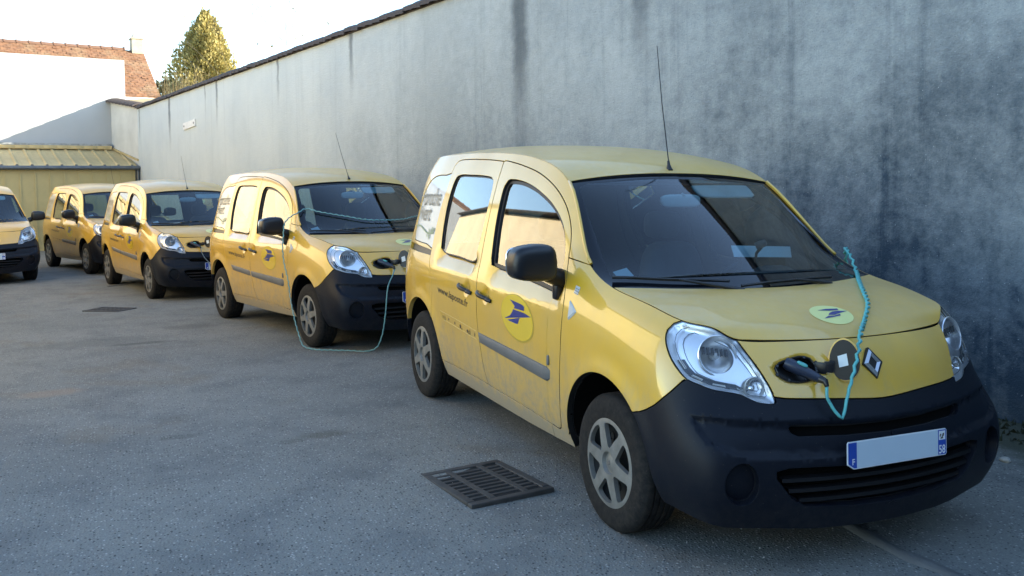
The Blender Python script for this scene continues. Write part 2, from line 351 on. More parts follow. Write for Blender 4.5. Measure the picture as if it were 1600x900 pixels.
M['needle'] = leafmat('conifer_foliage', (.28, .235, .070), (.48, .40, .14)); M['dry'] = leafmat('dry_stems', (.20, .15, .07), (.30, .24, .12)); M['shrub'] = leafmat('shrub_leaf', (.05, .06, .03), (.10, .11, .05))
# ground: one sheet, fine near the vans
ss = np.r_[-600, -200, -80, np.arange(-40, 12.1, .5), 20, 60, 200, 600]; ns = np.r_[-600, -150, -50, -20, np.arange(-10, 3.1, .5), 8, 30, 150, 600]
V = [tuple(W(s, n, float(ground_z(s, n)))) for s in ss for n in ns]; m_ = len(ns)
F = [(i * m_ + j, (i + 1) * m_ + j, (i + 1) * m_ + j + 1, i * m_ + j + 1) for i in range(len(ss) - 1) for j in range(m_ - 1)]
tag(link('ground', mesh('ground', V, F, 180), M['asphalt']), 'grey worn asphalt of the yard with pale chippings', 'ground', kind='structure')
# long wall
WROT = (0, 0, WY)
SE, WN, WH = -24.12, 2.30, 4.02
wall = empty('boundary_wall', W(0, WN, 0), WROT); tag(wall, 'long tall rendered wall stained dark, tiled along its top, behind the vans', 'wall')
b = B()
b.box(((SE + 14) / 2, .16, WH / 2 - .3), (14 - SE, .32, WH + .6)); b.build('wall_face', M['wall'], wall)
tilem = []
for k in range(4):
    b = B(); w_ = .252; n = 6; V = []
    for i in range(n + 1):
        q = i / n; y = -.085 + q * .52; z = .050 + .085 * math.sin(math.pi * min(1, q * 1.0)) + .012 * rng.random() * 0
        for x in (0, w_): V.append((x, y, z + (.022 if x == 0 else 0.0)))
    nV = len(V); V += [(x, y, z - .055) for x, y, z in V]
    F = []
    for i in range(n): F += [(2 * i, 2 * i + 1, 2 * i + 3, 2 * i + 2), (nV + 2 * i, nV + 2 * i + 2, nV + 2 * i + 3, nV + 2 * i + 1), (2 * i, 2 * i + 2, nV + 2 * i + 2, nV + 2 * i), (2 * i + 1, nV + 2 * i + 1, nV + 2 * i + 3, 2 * i + 3)]
    F += [(0, nV, nV + 1, 1), (2 * n, 2 * n + 1, nV + 2 * n + 1, nV + 2 * n)]
    b.add(V, F); tilem.append(mesh('coping_tile', b.V, b.F))
x = SE + .02; k = 0
while x < -4.4:
    o = link('coping_tile', tilem[k % 4], M['coping'], wall); o.location = (x, rng.normal(0, .004), WH + rng.normal(0, .006) + .001 * 0); o.rotation_euler = (rng.normal(0, .03), rng.normal(0, .012), rng.normal(0, .012)); x += .2505 if x > -30 else .3; k += 1
B().box(((-4.4 + 14) / 2, .16, WH + .07), (18.4, .46, .13)).build('coping_slab', M['coping'], wall)
B().box(((SE - 4.4) / 2, .16, WH + .012), (-4.4 - SE, .36, .024)).build('coping_bed', M['coping'], wall)
pl = empty('wall_plate', W(-18.43, WN, 3.20), WROT); tag(pl, 'small white rectangular plate bolted high on the long wall', 'sign')
B().box((0, -.02, 0), (1.06, .035, .17), bev=.006).build('plate_board', M['enamel'], pl)
for x in (-.42, .44): o = B().lathe([(0, .012), (.022, .010), (.026, 0)], 12, Matrix.Translation((x, -.0375, 0)) @ Matrix.Rotation(R(90), 4, 'X')).build('bolt', M['gutter'], pl)
pl.rotation_euler = (0, R(-2.2), WY)
# end of the yard: short return wall, shed, tall white building, tiled house
SB = SE - 1.9
rw = empty('return_wall', W(0, 0, 0)); tag(rw, 'short pale rendered return wall above the shed roof, joining the long wall', 'wall')
pA, pB = Vector((SE, 2.30)), Vector((SB, 1.93)); d2 = (pB - pA); L2 = d2.length; ang = math.atan2((e2 * d2.x + n2 * d2.y).y, (e2 * d2.x + n2 * d2.y).x)
rw.location = W(SE, 2.30, 0); rw.rotation_euler = (0, 0, ang)
B().add([(x, y, z) for x, zt in ((0, 4.06), (L2, 4.35)) for y in (0, -.26) for z in (2.2, zt)], [(0, 4, 5, 1), (2, 3, 7, 6), (1, 5, 7, 3), (0, 2, 6, 4), (0, 1, 3, 2), (4, 6, 7, 5)]).build('wall_face', M['pale_render'], rw)
B().add([(0, .05, 2.50), (L2, .05, 2.93), (L2, .05, 2.98), (0, .05, 2.55), (0, 0.001, 2.50), (L2, 0.001, 2.93), (L2, 0.001, 2.98), (0, 0.001, 2.55)], [(0, 1, 2, 3), (4, 7, 6, 5), (3, 2, 6, 7), (0, 4, 5, 1), (0, 3, 7, 4), (1, 5, 6, 2)]).build('flashing', M['sheet'], rw)
k = 0; x = 0.0
while x < L2 - .05:
    o = link('coping_tile', tilem[k % 4], M['coping'], rw); o.location = (x, .06, 4.075 + x * .15); o.rotation_euler = (0, -.148, 0); o.scale = (1, -1, 1); x += .25; k += 1
# tiled slope behind the return wall's coping
B().add([(0.02, -.27, 4.16), (L2, -.27, 4.45), (L2 + .6, -2.6, 4.72), (.02, -2.6, 4.62), (.02, -.27, 4.06), (L2, -.27, 4.35), (L2 + .6, -2.6, 4.62), (.02, -2.6, 4.52)], [(0, 1, 2, 3)[::-1], (4, 5, 6, 7), (0, 4, 5, 1)[::-1], (2, 6, 7, 3)[::-1], (1, 5, 6, 2)[::-1], (0, 3, 7, 4)[::-1]]).build('lean_to_roof', M['sheet'], rw)
shed = empty('metal_shed', W(SE, 0, 0), WROT); tag(shed, 'low beige steel-clad shed with ribbed roof and grey gutter at the end of the yard', 'shed')
pw = .372; n0 = 2.28; k = 0; pm_ = B().box((.0, 0, 1.06), (.02, pw - .034, 2.44)); pme = mesh('cladding_panel', pm_.V, pm_.F)
rb = B().box((.016, 0, 1.06), (.032, .040, 2.44)); rme = mesh('cladding_rib', rb.V, rb.F)
while k < 32:
    o = link('cladding_panel', pme, M['clad'], shed); o.location = (.01, n0 - pw * (k + .5) - .12, 0)
    o = link('cladding_rib', rme, M['clad'], shed); o.location = (.012, n0 - pw * k - .12, 0); k += 1
B().box((-.875, n0 - 6.0, 1.0), (1.74, 12.03, 2.5)).build('shed_body', M['gutter'], shed)
# roof sheets with raised ribs
SL = (2.90 - 2.36) / 1.95
def roofsheet():
    b = B(); prof = [(0, 0), (.10, 0), (.125, .035), (.165, .035), (.19, 0), (.372, 0)]
    V = [(-x0, -y, z - .0 + (x0 + .16) * SL) for x0 in (-.16, 1.85) for y, z in prof]
    nV = len(V); V += [(x, y, z - .006) for x, y, z in V]; p = len(prof)
    F = [(j, j + 1, p + j + 1, p + j) for j in range(p - 1)] + [(nV + j, nV + p + j, nV + p + j + 1, nV + j + 1) for j in range(p - 1)] + [(j, nV + j, nV + j + 1, j + 1) for j in range(p - 1)]
    b.add(V, F); return mesh('roof_sheet', b.V, b.F)
rs = roofsheet()
for k in range(32):
    o = link('roof_sheet', rs, M['sheet'], shed); o.location = (0, n0 - .372 * k - .06, 2.352)
    c = B().box((.15, -.145, .018), (.02, .06, .03)); 
b = B()
for k in range(32): b.box((.155, n0 - .372 * k - .06 - .145, 2.352 + .016), (.008, .058, .030))
eo = b.build('rib_end', M['gutter'], shed); eo['kind'] = 'stuff'
B().tube([(.19, n0 - 12, 2.290), (.19, n0 + .0, 2.290)], .058, 10).build('gutter', M['gutter'], shed, 60)
B().tube([(.12, n0 - .035, 2.27), (.12, n0 - .035, -.1)], .042, 10).build('downpipe', M['gutter'], shed, 60)
b = B()
B().box((-1.72, n0 - 6.4, 2.95), (.10, 12.0, .11)).build('top_flashing', M['sheet'], shed)
for k in range(30): B_ = link('flashing_lap', M.setdefault('_lap', mesh('flashing_lap', *(lambda q: (q.V, q.F))(B().box((0, 0, 0), (.02, .30, .085))))), M['sheet'], shed); B_.location = (-1.655, n0 - .66 - .37 * k, 2.955)
B().box((-1.80, n0 - 6.4, 3.035), (.22, 12.0, .06)).build('moss_edge', M['moss'], shed)
gb = empty('white_building', W(SB, 0, 0), WROT); tag(gb, 'tall plain white building beyond the shed, in full sun with a shadow across its foot', 'building')
EW = 2.36
# its face stands on s = SB; the part above the return wall carries on to the right
B().box((-1.7, EW - 10.0, 2.80), (3.4, 20.0, 5.78)).build('wall_face', M['gable'], gb)
house = empty('tiled_house', W(SE, 0, 0), WROT); tag(house, 'old house with a steep brown tiled roof and stone chimney beyond the white building', 'house')
B().box((-8.5, -5.4, 2.45), (4.9, 19.2, 4.9)).build('house_wall', M['gable'], house)
ez, rz, ex, rx, nr, nl = 4.98, 6.97, -5.9, -8.5, 4.38, -15.0
def slopes():
    b = B()
    for sg in (1, -1):
        x0 = rx + (ex - rx) * sg
        V = [(x0, nl, ez), (x0, nr, ez), (rx, nr, rz), (rx, nl, rz)]; V += [(x, y, z - .12) for x, y, z in V]
        b.add(V, [(0, 1, 2, 3), (4, 7, 6, 5), (0, 4, 5, 1), (1, 5, 6, 2), (0, 3, 7, 4)])
    b.add([(rx - 2.4, nr - .2, 4.9), (rx + 2.4, nr - .2, 4.9), (rx, nr - .2, rz - .15)], [(0, 1, 2)])
    return b
slopes().build('roof', M['roof_tile'], house)
# courses of tiles on the slope one sees: each row a stepped strip of separate tiles
b = B(); rows = 22; tw = .21
for r_ in range(rows):
    q0, q1 = r_ / rows, (r_ + 1.25) / rows
    for k in range(int(9.0 / tw)):
        y0 = nr - tw * (k + (r_ % 2) * .5) - .02
        if y0 - tw < nl: continue
        j = rng.normal(0, .010); a0, a1 = q0 + rng.normal(0, .004), min(1, q1)
        x0, z0, x1, z1 = ex + (rx - ex) * a0, ez + (rz - ez) * a0, ex + (rx - ex) * a1, ez + (rz - ez) * a1
        b.add([(x0, y0, z0 + .045 + j), (x0, y0 - tw + .012, z0 + .045 + j), (x1, y0 - tw + .012, z1 + .012), (x1, y0, z1 + .012), (x0, y0, z0 + .015 + j), (x0, y0 - tw + .012, z0 + .015 + j)], [(0, 1, 2, 3)[::-1], (0, 4, 5, 1)[::-1]])
tl = b.build('roof_tiles', M['roof_tile'], house); tl['kind'] = 'stuff'
rt_ = B().tube([(0, 0, 0), (0, .36, 0), (0, .37, .012), (0, .40, .012)], [.10, .10, .115, .115], 8); rtm = mesh('ridge_tile', rt_.V, rt_.F)
for k in range(26):
    o = link('ridge_tile', rtm, M['ridge'], house); o.location = (rx, nr - .42 - .40 * k - .65, rz + .0)
ch = B().box((rx, nr - .24, 7.12), (.42, .40, .62)); ch.box((rx, nr - .24, 7.42), (.48, .46, .05))
ch.add([(rx - .2, nr - .42, 7.446), (rx + .2, nr - .42, 7.446), (rx + .2, nr - .06, 7.446), (rx - .2, nr - .06, 7.446), (rx, nr - .30, 7.72), (rx, nr - .24, 7.72)], [(0, 1, 4), (1, 2, 5, 4), (2, 3, 5), (3, 0, 4, 5)])
ch.build('chimney', M['stone'], house)
B().box((ex + .06, (nr + nl) / 2, ez - .10), (.12, nr - nl, .12)).build('eaves_gutter', M['enamel'], house)
# sunlit boundary on the open side of the yard (outside the frame, seen in the van windows)
ow = empty('opposite_wall', W(-7.4, -5.08, 0), (0, 0, WY - .0635)); tag(ow, 'sunlit cream rendered wall with a tiled top, mirrored in the van side windows', 'wall')
M['cream'] = plain('cream_render', (.60, .50, .33), .95, var=.14, scale=1.1, bump=.3, bscale=40)
B().box((-6, -.2, 2.35), (22, .4, 5.5)).build('wall_face', M['cream'], ow)
x = -17; k = 0
while x < 4.8:
    o = link('coping_tile', tilem[k % 4], M['coping'], ow); o.location = (x + .26, .12, 5.105); o.rotation_euler = (0, rng.normal(0, .012), math.pi); o.scale = (1.05, .9, .5); x += .262; k += 1

# unseen block added behind the camera to hold off sky at the near end
db = empty('sky_blocker', W(9.0, 0, 0), WROT); tag(db, 'low grey block added out of view behind the camera to shade the near end of the yard', 'building')
B().box((4, -4.2, 1.6), (8, 12.8, 3.4)).build('wall_face', M['blocker_grey'] if 'blocker_grey' in M else M.setdefault('blocker_grey', plain('dull_grey_render', (.16, .165, .165), .95, var=.2, scale=1.2)), db)
B().box((-.03, -3.0, 1.45), (.08, 3.2, 2.9)).build('blocker_door', M['gutter'], db)
for y in (-8.6, -6.2, .6): f_ = B().box((-.04, y if y > -3 or y < -4.7 else -6.2, 1.9), (.09, 1.0, 1.1)).build('window', M['enamel'], db); B().box((-.088, y if y > -3 or y < -4.7 else -6.2, 1.9), (.01, .86, .96)).build('pane', M['frit'] if 'frit' in M else M['iron'], f_)
B().box((3.9, -4.2, 3.36), (8.6, 13.3, .14)).build('roof', M['coping'], db)
# ---------------------------------------------------------------- van hull: control net (x, half width, z), right half
NET = [
 # rear centre, rear, rear corner
 [(-1.985,0,.24),(-2.0,0,.38),(-1.995,0,.56),(-1.975,0,.80),(-1.97,0,.96),(-1.965,0,1.07),(-1.955,0,1.38),(-1.94,0,1.62),(-1.915,0,1.755)],
 [(-1.975,.55,.24),(-1.99,.55,.38),(-1.985,.57,.56),(-1.965,.58,.80),(-1.96,.58,.96),(-1.955,.57,1.07),(-1.945,.52,1.38),(-1.93,.48,1.60),(-1.90,.42,1.745)],
 [(-1.90,.74,.24),(-1.925,.775,.38),(-1.925,.80,.56),(-1.915,.81,.80),(-1.91,.80,.96),(-1.905,.765,1.07),(-1.90,.70,1.38),(-1.885,.645,1.59),(-1.865,.565,1.72)],
 [(-1.72,.79,.24),(-1.74,.83,.37),(-1.74,.853,.56),(-1.74,.862,.80),(-1.74,.852,.96),(-1.735,.812,1.07),(-1.73,.735,1.38),(-1.725,.680,1.60),(-1.72,.60,1.74)],
 [(-1.35,.80,.24),(-1.35,.842,.36),(-1.35,.866,.56),(-1.35,.879,.80),(-1.35,.868,.96),(-1.35,.825,1.07),(-1.35,.748,1.38),(-1.35,.69,1.60),(-1.35,.622,1.752)],
 [(-.8,.80,.23),(-.8,.842,.35),(-.8,.866,.56),(-.8,.88,.80),(-.8,.871,.96),(-.8,.826,1.07),(-.8,.75,1.38),(-.8,.69,1.60),(-.8,.63,1.755)],
 [(-.2,.80,.23),(-.2,.842,.35),(-.2,.866,.56),(-.2,.88,.80),(-.2,.872,.96),(-.2,.828,1.07),(-.2,.75,1.38),(-.2,.692,1.585),(-.2,.632,1.738)],
 [(.25,.80,.23),(.25,.842,.35),(.25,.866,.56),(.25,.88,.80),(.25,.873,.96),(.25,.83,1.07),(.25,.757,1.36),(.25,.70,1.55),(.25,.642,1.683)],
 [(.543,.80,.235),(.543,.842,.355),(.543,.866,.56),(.543,.88,.80),(.543,.874,.95),(.543,.836,1.06),(.543,.770,1.31),(.543,.718,1.47),(.543,.658,1.588)],
 [(.80,.80,.24),(.80,.842,.36),(.80,.868,.56),(.80,.882,.79),(.80,.876,.94),(.80,.852,1.04),(.815,.818,1.14),(.83,.789,1.22),(.85,.742,1.30)],
 [(.99,.80,.25),(.99,.842,.36),(.99,.870,.56),(.99,.885,.77),(.99,.882,.89),(.99,.868,.975),(.99,.846,1.05),(.99,.817,1.12),(.99,.777,1.175)],
 [(1.235,.79,.25),(1.235,.842,.36),(1.235,.872,.55),(1.235,.886,.73),(1.235,.885,.85),(1.235,.873,.935),(1.235,.853,1.00),(1.235,.826,1.05),(1.235,.787,1.088)],
 [(1.50,.79,.25),(1.50,.845,.36),(1.50,.873,.53),(1.50,.884,.69),(1.50,.883,.80),(1.50,.869,.89),(1.50,.845,.955),(1.50,.812,1.01),(1.50,.767,1.052)],
 [(1.73,.81,.245),(1.82,.872,.36),(1.81,.880,.50),(1.775,.873,.62),(1.765,.866,.72),(1.755,.850,.82),(1.745,.825,.90),(1.735,.785,.962),(1.726,.738,1.004)],
 [(2.00,.760,.228),(2.040,.808,.35),(2.045,.808,.48),(1.995,.798,.60),(1.925,.765,.70),(1.90,.740,.79),(1.875,.712,.87),(1.852,.684,.938),(1.82,.650,.990)],
 [(2.06,.57,.215),(2.10,.60,.33),(2.105,.60,.46),(2.07,.59,.60),(2.02,.565,.70),(1.99,.562,.78),(1.955,.565,.845),(1.915,.57,.895),(1.877,.573,.932)],
 [(2.13,.30,.20),(2.165,.30,.32),(2.175,.30,.46),(2.145,.30,.60),(2.083,.30,.705),(2.06,.30,.77),(2.03,.30,.83),(1.995,.30,.885),(1.953,.30,.931)],
 [(2.15,0,.195),(2.19,0,.32),(2.20,0,.46),(2.168,0,.605),(2.105,0,.708),(2.08,0,.77),(2.05,0,.83),(2.015,0,.88),(1.973,0,.928)],
]
KU, KV = 12, 8
def pchip(t, Y, tq):
    """monotone cubic along axis 0 of Y"""
    h = np.diff(t); d = np.diff(Y, axis=0) / h.reshape(-1, *[1] * (Y.ndim - 1))
    m = np.empty_like(Y); m[0] = d[0]; m[-1] = d[-1]
    for i in range(1, len(t) - 1):
        w1 = 2 * h[i] + h[i - 1]; w2 = h[i] + 2 * h[i - 1]
        with np.errstate(divide='ignore', invalid='ignore'):
            hm = (w1 + w2) / (w1 / d[i - 1] + w2 / d[i])
        m[i] = np.where(d[i - 1] * d[i] > 0, hm, 0)
    k = np.clip(np.searchsorted(t, tq, 'right') - 1, 0, len(t) - 2)
    H = h[k]; s = (tq - t[k]) / H
    sh = (-1,) + (1,) * (Y.ndim - 1); s = s.reshape(sh); H = H.reshape(sh)
    return ((1 + 2 * s) * (1 - s) ** 2 * Y[k] + s * (1 - s) ** 2 * H * m[k] + s * s * (3 - 2 * s) * Y[k + 1] + s * s * (s - 1) * H * m[k + 1])
FA, FR, AR = (1.325, .312), .398, .40
RA = (-1.355, .318)
def make_hull():
    N = np.array(NET, float)
    cu = np.r_[0, np.cumsum(np.linalg.norm(np.diff(N, axis=0), axis=2).mean(1))]
    cv = np.r_[0, np.cumsum(np.linalg.norm(np.diff(N, axis=1), axis=2).mean(0))]
    uq = np.interp(np.arange((len(N) - 1) * KU + 1) / KU, np.arange(len(N)), cu)
    vq = np.interp(np.arange(8 * KV + 1) / KV, np.arange(9), cv)
    G = pchip(cu, N, uq)
    G = pchip(cv, G.transpose(1, 0, 2).copy(), vq).transpose(1, 0, 2).copy()
    for it in range(26):                                            # fair the net a little
        L = G.copy()
        L[1:-1] += .25 * (G[:-2] - 2 * G[1:-1] + G[2:]) 
        L[:, 1:-1] += .25 * (G[:, :-2] - 2 * G[:, 1:-1] + G[:, 2:])
        L[0, :, 0] = .5 * L[0, :, 0] + .5 * L[1, :, 0]; L[-1, :, 0] = .5 * L[-1, :, 0] + .5 * L[-2, :, 0]
        L[0, :, 1] = 0; L[-1, :, 1] = 0
        G = L
    for (c, r) in ((FA, FR), (RA, AR)):                             # flared wheel arches
        rho = np.hypot(G[..., 0] - c[0], G[..., 2] - c[1]) - r
        side = np.clip((G[..., 1] - .70) / .1, 0, 1)
        low = np.clip((G[..., 2] - .16) / .2, 0, 1)
        G[..., 1] += .016 * np.exp(-(np.maximum(rho, 0) / .055) ** 2) * side * low
    return G
def resamp(c, n):
    d = np.r_[0, np.cumsum(np.linalg.norm(np.diff(c, axis=0), axis=1))]
    return np.stack([np.interp(np.linspace(0, d[-1], n), d, c[:, k]) for k in range(3)], 1)
def loft_half(E, Cc, nt, p, crown=0., bow=None):
    """grid from the side edge E (w>0) to the centre line Cc (w=0); returns the full width, right edge (y<0) first"""
    t = np.linspace(0, 1, nt); f = 1 - (1 - t) ** p
    out = np.empty((len(E), nt, 3))
    for i in range(len(E)):
        out[i, :, 0] = E[i, 0] + (Cc[i, 0] - E[i, 0]) * (f if bow is None else 1 - (1 - t) ** bow)
        out[i, :, 1] = E[i, 1] * (1 - t)
        out[i, :, 2] = E[i, 2] + (Cc[i, 2] - E[i, 2]) * f + crown * np.sin(np.pi * min(1, i / max(1, len(E) - 1))) * np.sin(np.pi * t / 2)
    R_ = out.copy(); R_[..., 1] *= -1
    return np.concatenate([R_, out[:, ::-1][:, 1:]], 1)
def curve(pts, n, smooth=0):
    p = np.array(pts, float)
    d = np.r_[0, np.cumsum(np.linalg.norm(np.diff(p, axis=0), axis=1))]
    return pchip(d, p, np.linspace(0, d[-1], n))
def make_tops(G):
    eR = resamp(G[2 * KU:8 * KU + 1, -1], 64)
    xs = eR[:, 0]
    zc = pchip(np.array([-1.93, -1.5, -1.0, -.6, -.2, .1, .35, .47, .556]), np.array([1.762, 1.803, 1.815, 1.808, 1.789, 1.757, 1.708, 1.668, 1.62])[:, None], np.clip(xs + .005, -1.93, .556))[:, 0]
    xc = xs + np.interp(xs, [-1.87, -1.5, .3, .543], [-.05, 0, 0, .013])
    zc = np.interp(xc, xs, zc)
    roof = loft_half(eR, np.stack([xc, 0 * xs, zc], 1), 33, 2.3)
    eW = resamp(G[8 * KU:11 * KU + 1, -1], 44)
    cW = resamp(curve([(.556, 0, 1.62), (.78, 0, 1.497), (1.0, 0, 1.366), (1.22, 0, 1.225), (1.455, 0, 1.07)], 60), 44)
    wind = loft_half(eW, cW, 41, 2.1, bow=2.1)
    eH = resamp(G[11 * KU:15 * KU + 1, -1], 50)
    cH = resamp(curve([(1.45, 0, 1.082), (1.6, 0, 1.058), (1.81, 0, 1.003), (1.90, 0, .968), (1.973, 0, .929)], 60), 50)
    hood = np.empty((50, 81, 3)); 
    pw = np.linspace(1.7, 2.0, 50)
    h = [loft_half(eH[i:i + 1], cH[i:i + 1], 41, 2.0, bow=pw[i]) for i in range(50)]
    hood = np.concatenate(h, 0)
    s = np.linspace(0, 1, 50)[:, None]; yy = np.abs(hood[..., 1]) / np.maximum(eH[:, 1], .01)[:, None]
    hood[..., 2] += .012 * np.sin(np.pi * np.clip(s, 0, 1)) * np.clip((1 - yy) / .25, 0, 1)      # the raised bonnet
    return roof, wind, hood
# ---------------------------------------------------------------- cutting panels out of a surface
DARK_RIM = {'front_door', 'sliding_door', 'hood', 'nose_panel', 'fender', 'roof'}
class Patch:
    def __init__(self, G, su, sv):
        self.G = G; self.nu, self.nv = G.shape[:2]; self.su, self.sv = su, sv
        du = np.gradient(G, axis=0); dv = np.gradient(G, axis=1)
        n = np.cross(du, dv); l = np.linalg.norm(n, axis=2, keepdims=True)
        bad = l[..., 0] < 1e-9; n = n / np.maximum(l, 1e-12); n[bad] = (0, 0, 1)
        self.N = n
        V = [tuple(p) for p in G.reshape(-1, 3)]; F = []
        for i in range(self.nu - 1):
            for j in range(self.nv - 1):
                a = i * self.nv + j; F += [(a, a + self.nv, a + self.nv + 1), (a, a + self.nv + 1, a + 1)]
        self.F = F; self.V = V; self.bvh = BVHTree.FromPolygons(V, F)
    def lookup(self, A, uv):
        u = np.clip(uv[:, 0] / self.su, 0, self.nu - 1 - 1e-6); v = np.clip(uv[:, 1] / self.sv, 0, self.nv - 1 - 1e-6)
        i = u.astype(int); j = v.astype(int); a = (u - i)[:, None]; b = (v - j)[:, None]
        return A[i, j] * (1 - a) * (1 - b) + A[i + 1, j] * a * (1 - b) + A[i, j + 1] * (1 - a) * b + A[i + 1, j + 1] * a * b
    def pos(self, uv): return self.lookup(self.G, np.asarray(uv, float))
    def nor(self, uv):
        n = self.lookup(self.N, np.asarray(uv, float)); return n / np.maximum(np.linalg.norm(n, axis=1, keepdims=True), 1e-9)
    def uv_of(self, loc, fi):
        f = self.F[fi]; a, b, c = [Vector(self.V[k]) for k in f]; p = Vector(loc)
        n = (b - a).cross(c - a); A = n.length or 1e-12
        wa = (b - p).cross(c - p).dot(n) / (A * A); wb = (c - p).cross(a - p).dot(n) / (A * A); wc = 1 - wa - wb
        q = np.zeros(2)
        for w, k in ((wa, f[0]), (wb, f[1]), (wc, f[2])): q += w * np.array([(k // self.nv) * self.su, (k % self.nv) * self.sv])
        return q
    def near(self, p):
        l, n, i, d = self.bvh.find_nearest(Vector(p)); return self.uv_of(l, i)
    def side(self, x, z):
        l, n, i, d = self.bvh.ray_cast(Vector((x, -3, z)), Vector((0, 1, 0)))
        return self.near((x, -.85, z)) if l is None else self.uv_of(l, i)
def inside(poly, pts):
    x, y = pts[:, 0], pts[:, 1]; r = np.zeros(len(pts), bool); p = np.asarray(poly)
    for (x0, y0), (x1, y1) in zip(p, np.roll(p, -1, 0)):
        if y0 == y1: continue
        r ^= ((y0 > y) != (y1 > y)) & (x < (x1 - x0) * (y - y0) / (y1 - y0) + x0)
    return r
def seg_dist(pts, segs):
    d = np.full(len(pts), 1e9)
    for a, b in segs:
        ab = b - a; L = ab @ ab
        t = np.clip(((pts - a) @ ab) / max(L, 1e-12), 0, 1)
        d = np.minimum(d, np.linalg.norm(pts - a - t[:, None] * ab, axis=1))
    return d
def cut(patch, polys, keep=.006, extra=()):
    """constrained triangulation of the whole patch along every outline; returns uv points, triangles"""
    U, Vm = (patch.nu - 1) * patch.su, (patch.nv - 1) * patch.sv
    border = [(i * patch.su, 0) for i in range(patch.nu)] + [(U, j * patch.sv) for j in range(1, patch.nv)] + [(i * patch.su, Vm) for i in range(patch.nu - 2, -1, -1)] + [(0, j * patch.sv) for j in range(patch.nv - 2, 0, -1)]
    loops = [border] + [p for p in polys]; pts = []; edges = []; segs = []
    for li, lp in enumerate(loops):
        b = len(pts); n = len(lp); pts += [tuple(map(float, q)) for q in lp]; edges += [(b + k, b + (k + 1) % n) for k in range(n)]
        if li: segs += [(np.array(lp[k], float), np.array(lp[(k + 1) % n], float)) for k in range(n)]
    nodes = np.array([(i * patch.su, j * patch.sv) for i in range(1, patch.nu - 1) for j in range(1, patch.nv - 1)])
    nodes = nodes[seg_dist(nodes, segs) > keep]
    pts += [tuple(q) for q in nodes]
    pts += [tuple(q) for q in extra if not segs or seg_dist(np.array([q], float), segs)[0] > .004]
    r = geometry.delaunay_2d_cdt([Vector(p) for p in pts], edges, [], 0, 1e-6)
    P = np.array([v[:] for v in r[0]]); T = np.array([f for f in r[2] if len(f) == 3])
    a, b, c = P[T[:, 0]], P[T[:, 1]], P[T[:, 2]]
    ar = (b[:, 0] - a[:, 0]) * (c[:, 1] - a[:, 1]) - (b[:, 1] - a[:, 1]) * (c[:, 0] - a[:, 0])
    T = np.where((ar < 0)[:, None], T[:, [0, 2, 1]], T); T = T[np.abs(ar) > 1e-10]
    return P, T
def panel(name, patch, P, T, flip=False, gap=.0025, rim=.012, push=None, weld=False, sink=0., T2=None):
    """one panel: skin on the surface, rounded rim folded inwards. flip: mirror to the other side. push(uv, xyz) -> inward displacement"""
    nT = len(T); used, inv = np.unique(T if T2 is None else np.concatenate([T, T2]), return_inverse=True); inv = inv.reshape(-1, 3); uv = P[used]
    X = patch.pos(uv); N = patch.nor(uv); T = inv[:nT]; TL = T if T2 is None else inv[nT:]; X0, N0 = X.copy(), N.copy()
    if T2 is None: X0 = N0 = None
    if push is not None or sink:
        d = np.full(len(X), sink) + (push(uv, X) if push is not None else 0)
        def vn(Y):
            f = np.cross(Y[T[:, 1]] - Y[T[:, 0]], Y[T[:, 2]] - Y[T[:, 0]]); o = np.zeros_like(Y)
            for k in range(3): np.add.at(o, T[:, k], f)
            return o / np.maximum(np.linalg.norm(o, axis=1, keepdims=True), 1e-12)
        n0 = vn(X); X = X - N * d[:, None]; N = N + vn(X) - n0; N /= np.linalg.norm(N, axis=1, keepdims=True)
    if weld:                                                          # mirror and weld on the centre line
        n0 = len(X); c = np.abs(X[:, 1]) < 1e-5; X[c, 1] = 0; N[c, 1] = 0
        idx = np.where(c, np.arange(n0), n0 + np.cumsum(~c) - 1)
        XL, NL = (X, N) if X0 is None else (X0, N0)
        X = np.concatenate([X, XL[~c] * [1, -1, 1]]); N = np.concatenate([N, NL[~c] * [1, -1, 1]]); T = np.concatenate([T, idx[TL][:, ::-1]])
    if flip: X = X * [1, -1, 1]; N = N * [1, -1, 1]; T = T[:, ::-1]
    E = np.concatenate([T[:, [0, 1]], T[:, [1, 2]], T[:, [2, 0]]])
    key = np.sort(E, 1); _, first, cnt = np.unique(key, axis=0, return_index=True, return_counts=True)
    be = E[first[cnt == 1]]
    inn = np.zeros_like(X); cntv = np.zeros(len(X)); ins = []
    for a, b in be:
        t = X[b] - X[a]; l = np.linalg.norm(t)
        if l < 1e-9: ins.append(np.zeros(3)); continue
        w = np.cross((N[a] + N[b]) / 2, t / l); ins.append(w); inn[a] += w; inn[b] += w
    bv = np.unique(be) if len(be) else np.array([], int)
    L2 = np.maximum((inn[bv] ** 2).sum(1), .8); w = inn[bv] * (2 / L2)[:, None]
    base = X[bv].copy(); mp = {v: k for k, v in enumerate(bv)}
    X[bv] = base + w * (gap + min(.0016, gap))
    nb = len(bv); o = len(X); wn = -w / np.maximum(np.linalg.norm(w, axis=1, keepdims=True), 1e-9)
    r1 = base + w * gap - N[bv] * .0018; r2 = base + w * gap - N[bv] * rim
    V = np.concatenate([X, r1, r2]); NN = np.concatenate([N, wn, wn])
    F = [tuple(t) for t in T]; deep = set()
    if rim > 0:
        for a, b in be:
            ka, kb = mp[a], mp[b]
            F.append((b, a, o + ka, o + kb)); deep.add(len(F)); F.append((o + kb, o + ka, o + nb + ka, o + nb + kb))
    else: V = X; NN = N
    me = mesh(name, V, F); me.shade_smooth()
    if rim >= .02 and name in DARK_RIM:
        me['rim'] = 1; me.polygons.foreach_set('material_index', [1 if k in deep else 0 for k in range(len(me.polygons))])
    me.normals_split_custom_set_from_vertices([tuple(n) for n in NN]); return me
